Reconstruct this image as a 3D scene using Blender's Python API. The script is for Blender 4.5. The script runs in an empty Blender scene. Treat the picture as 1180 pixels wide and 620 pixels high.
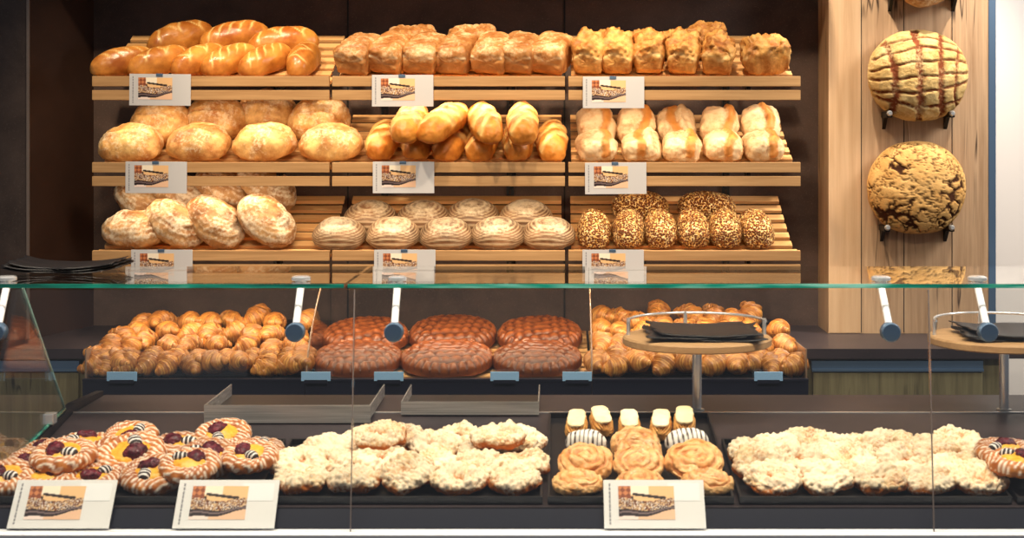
import bpy, bmesh, math, random
import numpy as np
from mathutils import Vector, Matrix, Euler, noise

random.seed(7)
RNG = np.random.default_rng(11)
PI = math.pi
SC = bpy.context.scene
COL = SC.collection

# ------------------------------------------------------------------ camera model
F, CX, HY, ZC = 1780.0, 640.0, 150.0, 1.65          # focal length in px, principal point, eye height (m)

def P(px, py, Y):
    return Vector(((px - CX) * Y / F, Y, ZC - (py - HY) * Y / F))

def XW(px, Y):
    return (px - CX) * Y / F

def ZW(py, Y):
    return ZC - (py - HY) * Y / F

# ------------------------------------------------------------------ materials
def lin(c):
    return tuple((v / 12.92 if v <= 0.04045 else ((v + 0.055) / 1.055) ** 2.4) for v in [x / 255.0 for x in c]) + (1.0,)

class NT:
    def __init__(self, name):
        self.m = bpy.data.materials.new(name)
        self.m.use_nodes = True
        self.t = self.m.node_tree
        self.n = self.t.nodes
        self.n.clear()
        self.out = self.n.new('ShaderNodeOutputMaterial')
        self.b = self.n.new('ShaderNodeBsdfPrincipled')
        self.t.links.new(self.b.outputs[0], self.out.inputs[0])
    def new(self, kind, **kw):
        nd = self.n.new(kind)
        for k, v in kw.items():
            setattr(nd, k, v)
        return nd
    def link(self, a, b):
        self.t.links.new(a, b)
    def mix(self, fac, a, b, blend='MIX'):
        nd = self.new('ShaderNodeMix', data_type='RGBA', blend_type=blend)
        for sock, v in ((nd.inputs[0], fac), (nd.inputs[6], a), (nd.inputs[7], b)):
            if hasattr(v, 'links'):
                self.link(v, sock)
            else:
                sock.default_value = v
        return nd.outputs[2]
    def math(self, op, a, b=0.0, clamp=False):
        nd = self.new('ShaderNodeMath', operation=op, use_clamp=clamp)
        for sock, v in ((nd.inputs[0], a), (nd.inputs[1], b)):
            if hasattr(v, 'links'):
                self.link(v, sock)
            else:
                sock.default_value = v
        return nd.outputs[0]
    def ramp(self, fac, stops):
        nd = self.new('ShaderNodeValToRGB')
        el = nd.color_ramp.elements
        while len(el) < len(stops):
            el.new(0.5)
        for e, (p, c) in zip(el, stops):
            e.position = p
            e.color = c if isinstance(c, tuple) else (c, c, c, 1)
        self.link(fac, nd.inputs[0])
        return nd.outputs[0]
    def coords(self, scale=(1, 1, 1), rand=True, kind='Object'):
        tc = self.new('ShaderNodeTexCoord')
        mp = self.new('ShaderNodeMapping')
        mp.inputs['Scale'].default_value = scale
        self.link(tc.outputs[kind], mp.inputs[0])
        if rand:
            oi = self.new('ShaderNodeObjectInfo')
            cb = self.new('ShaderNodeCombineXYZ')
            for k, f in enumerate((13.0, 7.0, 29.0)):
                self.link(self.math('MULTIPLY', oi.outputs['Random'], f), cb.inputs[k])
            self.link(cb.outputs[0], mp.inputs['Location'])
        return mp.outputs[0]
    def noise(self, vec, scale, detail=4, rough=0.55, dist=0.0):
        nd = self.new('ShaderNodeTexNoise')
        nd.inputs['Scale'].default_value = scale
        nd.inputs['Detail'].default_value = detail
        nd.inputs['Roughness'].default_value = rough
        nd.inputs['Distortion'].default_value = dist
        self.link(vec, nd.inputs['Vector'])
        return nd.outputs['Fac']
    def attr(self, name):
        nd = self.new('ShaderNodeAttribute', attribute_name=name)
        return nd.outputs['Fac']
    def bump(self, h, strength=0.3, dist=0.004):
        nd = self.new('ShaderNodeBump')
        nd.inputs['Strength'].default_value = strength
        nd.inputs['Distance'].default_value = dist
        self.link(h, nd.inputs['Height'])
        self.link(nd.outputs[0], self.b.inputs['Normal'])
    def set(self, color=None, rough=None, metal=None, spec=None, coat=None):
        for key, v in (('Base Color', color), ('Roughness', rough), ('Metallic', metal),
                       ('Specular IOR Level', spec), ('Coat Weight', coat)):
            if v is None:
                continue
            if hasattr(v, 'links'):
                self.link(v, self.b.inputs[key])
            else:
                self.b.inputs[key].default_value = v
        return self

def plain(name, c, rough=0.5, metal=0.0, spec=0.5):
    t = NT(name)
    t.set(lin(c), rough, metal, spec)
    return t.m

def crust(name, dark, light, cut, flour=None, flour_lo=0.55, flour_hi=0.7, nscale=9, rough=0.5, spec=0.35,
          bump=0.35, fine=90, split=(0.36, 0.66)):
    """bread crust: browned / pale patches, an opened 'cut' mask from the mesh, a dusting of flour"""
    t = NT(name)
    v = t.coords()
    n1 = t.noise(v, nscale, 5, 0.6)
    col = t.ramp(n1, [(split[0], lin(dark)), (split[1], lin(light))])
    br = t.attr('brown')
    col = t.mix(br, col, lin(dark))
    ct = t.attr('cut')
    col = t.mix(ct, col, lin(cut))
    nf = t.noise(v, fine, 4, 0.65)
    if flour:
        nl = t.noise(v, 14, 3, 0.5)
        s = t.math('ADD', t.math('MULTIPLY', nf, 0.5), t.math('MULTIPLY', nl, 0.5))
        s = t.math('ADD', s, t.math('MULTIPLY', t.attr('flour'), 0.25))
        fm = t.ramp(s, [(flour_lo, 0.0), (flour_hi, 1.0)])
        col = t.mix(t.math('MULTIPLY', fm, 0.8), col, lin(flour))
    oi = t.new('ShaderNodeObjectInfo')
    hs = t.new('ShaderNodeHueSaturation')
    t.link(t.math('ADD', t.math('MULTIPLY', oi.outputs['Random'], 0.30), 0.85), hs.inputs['Value'])
    t.link(col, hs.inputs['Color'])
    t.set(hs.outputs[0], rough, 0, spec)
    t.bump(t.math('ADD', nf, t.math('MULTIPLY', n1, 1.2)), bump, 0.004)
    return t.m

def wood(name, dark, light, axis=0, scale=1.0, rough=0.55, cracks=None, contrast=(0.3, 0.7), bump=0.15):
    t = NT(name)
    sc = [22 * scale] * 3
    sc[axis] = 1.3 * scale
    v = t.coords(tuple(sc))
    n1 = t.noise(v, 1.6, 6, 0.62, 0.6)
    sc2 = [90 * scale] * 3
    sc2[axis] = 2.5 * scale
    v2 = t.coords(tuple(sc2))
    n2 = t.noise(v2, 1.5, 3, 0.6)
    f = t.math('ADD', t.math('MULTIPLY', n1, 0.65), t.math('MULTIPLY', n2, 0.35))
    col = t.ramp(f, [(contrast[0], lin(dark)), (contrast[1], lin(light))])
    if cracks:
        sc3 = [9 * scale] * 3
        sc3[axis] = 0.7 * scale
        v3 = t.coords(tuple(sc3), rand=False)
        n3 = t.noise(v3, 1.1, 3, 0.5, 0.4)
        d = t.math('ABSOLUTE', t.math('SUBTRACT', n3, 0.5))
        m = t.ramp(d, [(0.0, 1.0), (0.012, 0.0)])
        n4 = t.noise(t.coords((3, 3, 3), rand=False), 1.0, 2)
        m = t.math('MULTIPLY', m, t.ramp(n4, [(0.5, 0.0), (0.6, 1.0)]))
        col = t.mix(m, col, lin(cracks))
    t.set(col, rough, 0, 0.3)
    t.bump(f, bump, 0.002)
    return t.m

def mottled(name, a, b, speck, scale=3.0, rough=0.6, spec=0.3, fine=160.0):
    t = NT(name)
    v = t.coords(rand=False)
    n1 = t.noise(v, scale, 6, 0.65, 0.3)
    col = t.ramp(n1, [(0.35, lin(a)), (0.68, lin(b))])
    n2 = t.noise(v, fine, 3, 0.7)
    col = t.mix(t.ramp(n2, [(0.58, 0.0), (0.72, 0.55)]), col, lin(speck))
    t.set(col, rough, 0, spec)
    t.bump(n2, 0.08, 0.001)
    return t.m

def glass(name, tint=(1, 1, 1, 1), ior=1.5, gloss_tint=(1, 1, 1, 1)):
    """clear sheet: what is behind shows through, what is before it reflects by Fresnel"""
    t = NT(name)
    t.n.remove(t.b)
    tr = t.new('ShaderNodeBsdfTransparent')
    tr.inputs[0].default_value = tint
    gl = t.new('ShaderNodeBsdfGlossy')
    gl.inputs['Color'].default_value = gloss_tint
    gl.inputs['Roughness'].default_value = 0.0
    geo = t.new('ShaderNodeNewGeometry')
    fr = t.new('ShaderNodeFresnel')
    i = t.math('ADD', t.math('MULTIPLY', geo.outputs['Backfacing'], 1.0 / ior - ior), ior)
    t.link(i, fr.inputs['IOR'])
    mx = t.new('ShaderNodeMixShader')
    t.link(fr.outputs[0], mx.inputs[0])
    t.link(tr.outputs[0], mx.inputs[1])
    t.link(gl.outputs[0], mx.inputs[2])
    t.link(mx.outputs[0], t.out.inputs[0])
    return t.m

M = {}
M['slashed'] = crust('slashed_crust', (162, 88, 30), (222, 150, 66), (244, 204, 128), nscale=11, rough=0.32, spec=0.5, bump=0.15)
M['tin'] = crust('tin_crust', (150, 92, 42), (206, 150, 88), (244, 222, 180), (236, 212, 170), 0.60, 0.78, nscale=14, bump=0.4)
M['rough_tin'] = crust('rough_tin_crust', (158, 96, 40), (226, 172, 96), (240, 208, 146), (242, 218, 170), 0.64, 0.82, nscale=20, bump=0.6)
M['round'] = crust('round_crust', (172, 108, 50), (232, 184, 112), (150, 92, 46), (246, 228, 190), 0.56, 0.74, nscale=16, bump=0.5)
M['long'] = crust('long_crust', (172, 96, 28), (226, 156, 66), (250, 214, 138), (240, 205, 140), 0.66, 0.85, nscale=13, rough=0.4, bump=0.25)
M['roll'] = crust('roll_crust', (180, 122, 68), (218, 170, 112), (198, 126, 50), (232, 206, 164), 0.52, 0.74, nscale=14, bump=0.45)
M['country'] = crust('country_crust', (148, 96, 52), (216, 168, 110), (118, 74, 42), (238, 222, 192), 0.53, 0.70, nscale=15, bump=0.6)
M['ridged'] = crust('ridged_crust', (92, 58, 34), (138, 94, 58), (206, 180, 142), (226, 208, 176), 0.60, 0.80, nscale=12, bump=0.5)
M['croissant'] = crust('croissant_crust', (132, 64, 16), (200, 122, 42), (236, 178, 92), nscale=34, rough=0.35, spec=0.5, bump=0.3, fine=200)
M['woven'] = crust('woven_crust', (62, 28, 12), (122, 62, 26), (180, 106, 54), nscale=14, rough=0.32, spec=0.5, bump=0.15, split=(0.2, 0.42))
M['hatched'] = crust('hatched_crust', (196, 156, 92), (226, 192, 128), (128, 66, 38), (236, 208, 150), 0.5, 0.7, nscale=18, rough=0.8, spec=0.1, bump=0.9, fine=110)
M['cracked'] = crust('cracked_crust', (196, 146, 82), (222, 176, 110), (66, 36, 20), (232, 190, 120), 0.6, 0.8, nscale=10, rough=0.75, spec=0.12, bump=0.5)
M['streusel'] = crust('streusel_crumb', (216, 180, 130), (236, 210, 168), (168, 92, 34), (246, 230, 202), 0.52, 0.66, nscale=50, rough=0.85, spec=0.1, bump=0.5, fine=160)
M['danish'] = crust('danish_dough', (156, 82, 30), (200, 124, 54), (252, 236, 214), nscale=40, rough=0.4, bump=0.3, fine=160)
M['custard'] = crust('custard', (232, 160, 40), (246, 192, 76), (250, 214, 120), nscale=60, rough=0.35, bump=0.3)
M['berry'] = crust('berry_jam', (60, 14, 26), (112, 30, 44), (150, 60, 70), nscale=90, rough=0.25, bump=0.6)
M['biscuit'] = crust('striped_biscuit', (34, 26, 26), (52, 40, 38), (236, 228, 220), nscale=60, rough=0.6, bump=0.3)
M['eclair'] = crust('eclair_choux', (196, 130, 58), (232, 176, 96), (246, 206, 136), nscale=40, rough=0.55, bump=0.4, fine=150)
M['cream'] = crust('eclair_cream', (246, 222, 168), (252, 236, 196), (255, 248, 224), nscale=30, rough=0.5, bump=0.3)
M['bun'] = crust('bun_glaze', (244, 234, 220), (252, 246, 236), (58, 34, 28), nscale=20, rough=0.3, bump=0.1)
M['snail'] = crust('snail_dough', (206, 140, 74), (242, 198, 136), (176, 96, 42), (252, 232, 200), 0.60, 0.76, nscale=36, rough=0.4, bump=0.35, fine=140)

def seeded_mat():
    t = NT('seeded_crust')
    v = t.coords()
    vo = t.new('ShaderNodeTexVoronoi')
    vo.inputs['Scale'].default_value = 150
    t.link(v, vo.inputs['Vector'])
    sep = t.new('ShaderNodeSeparateColor')
    t.link(vo.outputs['Color'], sep.inputs[0])
    seed = t.ramp(sep.outputs[0], [(0.05, lin((110, 62, 24))), (0.25, lin((206, 146, 68))), (0.6, lin((240, 198, 118))), (0.95, lin((252, 228, 172)))])
    edge = t.ramp(vo.outputs['Distance'], [(0.45, 0.0), (0.68, 1.0)])
    hgt = t.ramp(vo.outputs['Distance'], [(0.2, 1.0), (0.6, 0.0)])
    col = t.mix(edge, lin((120, 62, 22)), seed)
    t.set(col, 0.45, 0, 0.35)
    t.bump(hgt, 0.9, 0.004)
    return t.m
M['seeded'] = seeded_mat()

M['oak'] = wood('shelf_oak', (160, 118, 74), (204, 162, 112), 0)
M['oak_slat'] = wood('slat_oak', (196, 140, 82), (232, 184, 124), 0)
M['disc_oak'] = wood('disc_oak', (160, 120, 78), (196, 156, 110), 0)
M['pillar_oak'] = wood('pillar_oak', (150, 116, 84), (200, 166, 130), 2, 0.9, cracks=(52, 34, 24), contrast=(0.28, 0.66))
M['pillar_oak_b'] = wood('pillar_oak_light', (186, 148, 108), (216, 182, 144), 2, 0.8, contrast=(0.25, 0.7))
M['cab_oak'] = wood('cabinet_oak', (84, 76, 52), (136, 126, 92), 2, 0.9, cracks=(40, 34, 26))
M['wall'] = mottled('wall_stone', (62, 49, 44), (96, 77, 68), (132, 110, 98), 2.5, 0.62)
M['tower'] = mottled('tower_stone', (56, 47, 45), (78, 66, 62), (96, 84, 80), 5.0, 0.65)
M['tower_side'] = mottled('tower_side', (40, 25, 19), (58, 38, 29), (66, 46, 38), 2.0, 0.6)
M['worktop'] = mottled('dark_worktop', (42, 34, 36), (58, 48, 50), (82, 72, 72), 4.0, 0.42, 0.45)
M['plaster'] = plain('white_plaster', (226, 216, 206), 0.9)
M['floor'] = mottled('floor_tile', (92, 86, 80), (112, 104, 98), (124, 116, 110), 3.0, 0.4)
M['ceiling'] = plain('ceiling_paint', (120, 114, 108), 0.9)
M['blue_alu'] = plain('blue_aluminium', (96, 120, 146), 0.38, 0.6)
M['navy'] = plain('navy_panel', (24, 25, 38), 0.3)
def steel_mat():
    t = NT('brushed_steel')
    n = t.noise(t.coords((3, 30, 260), rand=False), 1.0, 4)
    n2 = t.noise(t.coords((4, 2, 2), rand=False), 1.0, 2)
    t.set(t.ramp(n, [(0.3, lin((150, 150, 148))), (0.7, lin((226, 225, 222)))]), t.math('ADD', t.math('MULTIPLY', n2, 0.35), 0.16), 0.70)
    return t.m
M['steel'] = steel_mat()
M['chrome'] = NT('polished_chrome').set(lin((232, 232, 232)), 0.22, 0.7).m
M['white_alu'] = plain('white_aluminium', (246, 246, 250), 0.35)
M['black'] = plain('black_enamel', (24, 22, 24), 0.38, 0, 0.5)
M['tray'] = plain('black_tray_enamel', (22, 20, 22), 0.42, 0, 0.5)
M['paper'] = plain('black_paper', (26, 23, 24), 0.45, 0, 0.45)
M['iron'] = plain('black_iron', (20, 18, 18), 0.5, 0.3)
M['card'] = plain('grey_card', (206, 204, 204), 0.6, 0, 0.2)
M['card_lit'] = plain('lit_card', (232, 230, 226), 0.55, 0, 0.2)  # the grey card whitened, standing in for stronger light on the counter
M['ink'] = plain('grey_ink', (150, 148, 152), 0.7, 0, 0.1)
M['tag'] = plain('pale_blue_plastic', (142, 184, 218), 0.45)
M['glass'] = glass('clear_glass', (0.985, 0.995, 0.99, 1))
M['glass_low'] = glass('low_guard_glass', (0.96, 0.975, 0.97, 1))
def edge_mat():
    t = NT('glass_edge_glints')
    n = t.noise(t.coords((5, 40, 40), rand=False), 1.0, 2)
    t.set(t.ramp(n, [(0.38, lin((6, 96, 82))), (0.55, lin((24, 160, 136))), (0.72, lin((150, 232, 214)))]), 0.12, 0, 0.8)  # pale teal glints of light gathered in the edge, painted into the colour
    return t.m
M['glass_edge'] = edge_mat()
M['glass_edge_dim'] = plain('glass_edge_pale', (120, 150, 140), 0.2, 0, 0.7)
M['glass_edge_brown'] = plain('acrylic_edge', (150, 120, 96), 0.25, 0, 0.6)
M['joint'] = plain('pane_seal', (92, 84, 82), 0.4)

def picture_mat():
    t = NT('printed_picture')
    nd = t.new('ShaderNodeAttribute', attribute_name='print')
    t.set(nd.outputs['Color'], 0.5, 0, 0.3)
    return t.m
M['picture'] = picture_mat()

# ------------------------------------------------------------------ object helpers
def tag(o, label=None, cat=None, group=None, kind=None):
    if label: o['label'] = label
    if cat: o['category'] = cat
    if group: o['group'] = group
    if kind: o['kind'] = kind
    return o

def link(o, parent=None):
    COL.objects.link(o)
    if parent is not None:
        o.parent = parent
    return o

def empty(name, loc=(0, 0, 0)):
    o = bpy.data.objects.new(name, None)
    o.empty_display_size = 0.05
    o.location = loc
    return link(o)

def mesh_data(name, V, faces, mat, attrs=None, smooth=True):
    me = bpy.data.meshes.new(name)
    me.from_pydata([tuple(map(float, v)) for v in V], [], faces)
    me.materials.append(mat)
    if smooth:
        me.polygons.foreach_set('use_smooth', [True] * len(me.polygons))
    for k, a in (attrs or {}).items():
        at = me.attributes.new(k, 'FLOAT', 'POINT')
        at.data.foreach_set('value', np.asarray(a, dtype=np.float32))
    me.update()
    return me

class MB:
    """collects boxes, tubes and sheets into one mesh"""
    def __init__(self):
        self.bm = bmesh.new()
    def box(self, lo, hi, bev=0.0, rot=None, at=None):
        lo, hi = Vector(lo), Vector(hi)
        r = bmesh.ops.create_cube(self.bm, size=1.0)
        vs = r['verts']
        for v in vs:
            v.co = Vector(((lo.x + hi.x) / 2 + v.co.x * (hi.x - lo.x), (lo.y + hi.y) / 2 + v.co.y * (hi.y - lo.y),
                           (lo.z + hi.z) / 2 + v.co.z * (hi.z - lo.z)))
        if bev > 0:
            es = list({e for v in vs for e in v.link_edges})
            g = bmesh.ops.bevel(self.bm, geom=es, offset=bev, segments=2, affect='EDGES', profile=0.6)
            vs = list({v for f in g['faces'] for v in f.verts} | {v for v in vs if v.is_valid})
        if rot is not None:
            for v in vs:
                v.co = rot @ v.co
        if at is not None:
            for v in vs:
                v.co += Vector(at)
        return self
    def prism(self, pts, lo, hi, axis=0):
        """pts: outline in the two remaining axes; extruded along axis from lo to hi"""
        def mk(p, a):
            c = [p[0], p[1]]
            c.insert(axis, a)
            return self.bm.verts.new(c)
        A = [mk(p, lo) for p in pts]
        B = [mk(p, hi) for p in pts]
        n = len(pts)
        fs = [self.bm.faces.new(A), self.bm.faces.new(list(reversed(B)))]
        for i in range(n):
            j = (i + 1) % n
            fs.append(self.bm.faces.new((A[i], B[i], B[j], A[j])))
        bmesh.ops.recalc_face_normals(self.bm, faces=fs)
        return self
    def tube(self, pts, r, n=12, cap=True):
        pts = [Vector(p) for p in pts]
        rings = []
        up = None
        for i, p in enumerate(pts):
            d = (pts[min(i + 1, len(pts) - 1)] - pts[max(i - 1, 0)]).normalized()
            if up is None:
                up = d.orthogonal().normalized()
            up = (up - d * up.dot(d)).normalized()
            w = d.cross(up)
            rr = r[i] if isinstance(r, (list, tuple)) else r
            rings.append([self.bm.verts.new(p + (up * math.cos(2 * PI * k / n) + w * math.sin(2 * PI * k / n)) * rr) for k in range(n)])
        for a, b in zip(rings, rings[1:]):
            for k in range(n):
                f = self.bm.faces.new((a[k], a[(k + 1) % n], b[(k + 1) % n], b[k]))
                f.smooth = True
        if cap:
            self.bm.faces.new(list(reversed(rings[0])))
            self.bm.faces.new(rings[-1])
        return self
    def lathe(self, prof, c, axis='Z', n=40):
        """prof: (radius, height) from bottom to top, closed at both ends on the axis"""
        c = Vector(c)
        rings = []
        for (r, h) in prof:
            ring = []
            for k in range(n):
                a = 2 * PI * k / n
                if axis == 'Z': q = Vector((r * math.cos(a), r * math.sin(a), h))
                else: q = Vector((r * math.cos(a), -h, r * math.sin(a)))
                ring.append(self.bm.verts.new(c + q))
            rings.append(ring)
        for a, b in zip(rings, rings[1:]):
            for k in range(n):
                f = self.bm.faces.new((a[k], a[(k + 1) % n], b[(k + 1) % n], b[k]))
        self.bm.faces.new(list(reversed(rings[0])))
        self.bm.faces.new(rings[-1])
        return self
    def build(self, name, mat, parent=None, smooth=False):
        bmesh.ops.recalc_face_normals(self.bm, faces=self.bm.faces[:])
        me = bpy.data.meshes.new(name)
        self.bm.to_mesh(me)
        self.bm.free()
        me.materials.append(mat)
        if smooth:
            me.polygons.foreach_set('use_smooth', [True] * len(me.polygons))
            try:
                me.set_sharp_from_angle(angle=math.radians(40))
            except Exception:
                pass
        o = bpy.data.objects.new(name, me)
        if parent is not None:
            # geometry is given in world coordinates: shift into the parent's frame
            off = -Vector(parent.location)
            me.transform(Matrix.Translation(off))
        return link(o, parent)

def struct(name, mb, mat, smooth=False):
    o = mb.build(name, mat, None, smooth)
    o['kind'] = 'structure'
    return o

# ------------------------------------------------------------------ organic shapes (numpy)
def sgp(x, p):
    return np.sign(x) * np.abs(x) ** p

def fnoise(V, scale, off=0.0, octs=3):
    out = np.empty(len(V))
    for i, v in enumerate(V):
        out[i] = noise.fractal((v[0] * scale + off, v[1] * scale + off * 1.7, v[2] * scale - off), 1.0, 2.0, octs, noise_basis='PERLIN_ORIGINAL')
    return out

def vor(V, scale, off=0.0):
    """nearest and second nearest distance of a cell pattern"""
    d1 = np.empty(len(V)); d2 = np.empty(len(V))
    for i, v in enumerate(V):
        d, _ = noise.voronoi((v[0] * scale + off, v[1] * scale + off, v[2] * scale + off))
        d1[i], d2[i] = d[0], d[1]
    return d1, d2

class Body:
    """a closed surface of rings along Y (s = -1..1) with polar points at both ends"""
    def __init__(self, L, W, H, pl=2.4, q=2.2, qb=4.0, fb=0.3, pz=None, nu=52, nv=52):
        i = np.arange(nu)
        s = -np.cos(PI * (i + 0.5) / nu)
        a = 2 * PI * np.arange(nv) / nv
        S, A = np.meshgrid(s, a, indexing='ij')
        r = (1 - np.abs(S) ** pl) ** (1 / pl)
        rz = (1 - np.abs(S) ** (pz or pl)) ** (1 / (pz or pl))
        ca, sa = np.cos(A), np.sin(A)
        top = sa >= 0
        x = np.where(top, sgp(ca, 2 / q), sgp(ca, 2 / qb)) * W / 2 * r
        z = np.where(top, H * (1 - fb) * rz * np.abs(sa) ** (2 / q), -H * fb * rz * np.abs(sa) ** (2 / qb)) + H * fb
        y = S * L / 2
        V = np.stack([x, y, z], -1).reshape(-1, 3)
        V = np.vstack([V, [[0, -L / 2, H * fb], [0, L / 2, H * fb]]])
        self.V = V
        self.nu, self.nv = nu, nv
        n = nu * nv
        self.F = [(i * nv + j, i * nv + (j + 1) % nv, (i + 1) * nv + (j + 1) % nv, (i + 1) * nv + j) for i in range(nu - 1) for j in range(nv)]
        self.F += [(n, (j + 1) % nv, j) for j in range(nv)]
        b = (nu - 1) * nv
        self.F += [(n + 1, b + j, b + (j + 1) % nv) for j in range(nv)]
        self.s = np.append(S.reshape(-1), [-1, 1])
        self.t = V[:, 0] / (W / 2)
        self.up = np.append(np.maximum(sa, 0).reshape(-1), [0, 0])
        self.attrs = {'cut': np.zeros(len(V)), 'brown': np.zeros(len(V)), 'flour': np.zeros(len(V))}
        self.dim = (L, W, H)
    def normals(self):
        V = self.V
        N = np.zeros_like(V)
        for f in self.F:
            p = V[list(f)]
            nrm = np.cross(p[1] - p[0], p[2] - p[0])
            if len(f) == 4:
                nrm = nrm + np.cross(p[2] - p[0], p[3] - p[0])
            for k in f:
                N[k] += nrm
        N /= np.linalg.norm(N, axis=1)[:, None] + 1e-12
        return N
    def push(self, d):
        self.V = self.V + self.fast_normals() * d[:, None]
    def fast_normals(self):
        V = self.V
        Q = np.array([f if len(f) == 4 else f + (f[2],) for f in self.F])
        p0, p1, p2, p3 = V[Q[:, 0]], V[Q[:, 1]], V[Q[:, 2]], V[Q[:, 3]]
        fn = np.cross(p2 - p0, p3 - p1)
        N = np.zeros_like(V)
        for k in range(4):
            np.add.at(N, Q[:, k], fn)
        N /= np.linalg.norm(N, axis=1)[:, None] + 1e-15
        out = np.sum(N * (V - V.mean(0)), 1).sum()
        return N if out > 0 else -N
    def lumps(self, amp, scale, off, octs=3):
        self.push(fnoise(self.V, scale, off, octs) * amp)
    def floor(self, z=0.0):
        self.V[:, 2] = np.maximum(self.V[:, 2], z)
    def mesh(self, name, mat):
        return mesh_data(name, self.V, self.F, M[mat], self.attrs)

def groove(d, w):
    return np.exp(-(d / w) ** 2)

def g_slashed(k):
    b = Body(0.25, 0.107, 0.098, 2.3, 2.1, 3.0, 0.33, nu=64, nv=56)
    o = k * 3.7
    c = np.zeros(len(b.V))
    for j, s0 in enumerate(np.linspace(-0.62, 0.62, 5)):
        sl = 0.38 * (1 if k % 2 else -1) * (1 if j % 2 or k < 2 else -0.4)
        d = (b.s - s0 - sl * b.t + 0.02 * np.sin(9 * b.t + o)) * 0.125
        c += groove(d, 0.0036) * np.clip((0.78 - np.abs(b.t)) / 0.3, 0, 1) * np.clip((b.up - 0.3) / 0.3, 0, 1)
    c = np.clip(c, 0, 1)
    b.push(-0.0015 * c)
    b.attrs['cut'] = c * 0.9
    b.lumps(0.003, 22, o)
    b.floor()
    return b

def g_tin(k):
    b = Body(0.175, 0.116, 0.114, 11, 2.6, 10, 0.48, pz=3.6, nu=66, nv=68)
    o = k * 5.1 + 1
    z = b.V[:, 2]
    flare = np.clip(z / 0.06, 0, 1)
    b.V[:, 0] *= 0.88 + 0.12 * flare
    b.V[:, 1] *= 0.93 + 0.07 * flare
    # overhanging dome and the tear along its foot
    seam = 0.074 - 0.016 * np.clip(1 - np.abs(b.V[:, 0] - 0.012 * math.sin(o)) / 0.032, 0, 1) * (b.s < 0)
    dseam = z - seam
    mush = groove(dseam - 0.018, 0.016)
    b.push(0.007 * mush)
    c = groove(dseam, 0.0035) * (np.abs(b.s) > 0.93)
    notch = groove(b.V[:, 0] - 0.012 * math.sin(o), 0.011) * (b.s < -0.9) * groove(z - 0.066, 0.014)
    c = c * 0.8
    for j, s0 in enumerate(np.linspace(-0.75, 0.7, 6)):
        d = (b.s - s0 - 0.25 * b.t) * 0.0875
        cc = groove(d, 0.0035) * (b.up > 0.65) * (np.abs(b.t) < 0.7)
        b.push(-0.004 * cc)
        b.attrs['brown'] += cc * 0.8
    b.attrs['cut'] = np.clip(c, 0, 1)
    b.attrs['flour'] = b.up * 0.5
    b.lumps(0.006, 26, o)
    b.lumps(0.002, 90, o)
    b.floor()
    return b

def g_rough_tin(k):
    b = Body(0.165, 0.108, 0.130, 6, 2.6, 8, 0.42, pz=3.0, nu=64, nv=64)
    o = k * 4.3 + 2
    z = b.V[:, 2]
    b.V[:, 0] *= 0.80 + 0.22 * np.clip(z / 0.08, 0, 1)
    b.V[:, 1] *= 0.90 + 0.10 * np.clip(z / 0.08, 0, 1)
    w = np.clip((z - 0.055) / 0.05, 0, 1)
    n1 = fnoise(b.V, 24, o, 3)
    b.push(0.016 * n1 * w + 0.004 * n1)
    ridge = np.abs(fnoise(b.V, 17, o + 9, 2))
    tear = np.exp(-(ridge / 0.06) ** 2) * w
    b.push(-0.009 * tear)
    b.attrs['brown'] = tear * 0.55
    b.attrs['cut'] = np.clip(groove(z - 0.076 - 0.01 * np.sin(b.V[:, 0] * 70 + o), 0.008) * (np.abs(b.s) > 0.85), 0, 1) * 0.5
    b.lumps(0.003, 80, o)
    b.floor()
    return b

def g_round(k):
    b = Body(0.215, 0.185, 0.108, 2.2, 2.05, 2.8, 0.32, nu=60, nv=60)
    o = k * 6.3
    x, y = b.V[:, 0], b.V[:, 1]
    th = 0.5 * math.sin(o) + 1.3
    u = x * math.cos(th) + y * math.sin(th)
    v = -x * math.sin(th) + y * math.cos(th)
    d = v - 0.018 - 0.012 * np.sin(u * 28 + o)
    span = (np.abs(u) < 0.07) * (b.up > 0.25)
    c = groove(d, 0.006) * span
    b.push(-0.006 * c + 0.006 * groove(d - 0.012, 0.008) * span)
    b.attrs['brown'] = np.clip(c, 0, 1) * 0.7
    n = np.abs(fnoise(b.V, 30, o, 3))
    crk = np.exp(-(n / 0.03) ** 2) * (b.up > 0.2)
    b.push(-0.0018 * crk)
    b.attrs['cut'] = crk * 0.35
    b.attrs['flour'] = b.up * 0.35
    b.lumps(0.007, 15, o)
    b.lumps(0.0018, 70, o)
    b.floor()
    return b

def g_long(k):
    b = Body(0.25, 0.104, 0.094, 2.6, 2.1, 2.6, 0.36, nu=64, nv=52)
    o = k * 2.9 + 4
    c = np.zeros(len(b.V))
    for s0 in (-0.5, 0.0, 0.5):
        d = (b.s - s0 - 0.42 * b.t - 0.05 * np.sin(5 * b.t + o)) * 0.125
        cc = groove(d, 0.012) * (b.up > 0.15)
        c += cc
        b.push(-0.003 * groove(d, 0.005) * (b.up > 0.15) + 0.004 * groove(d - 0.014, 0.01) * (b.up > 0.15))
    b.attrs['cut'] = np.clip(c, 0, 1) * 0.75
    b.attrs['brown'] = groove(b.s + 1.0, 0.16) * 0.5
    b.lumps(0.005, 20, o)
    b.lumps(0.0012, 80, o)
    b.floor()
    return b

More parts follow.
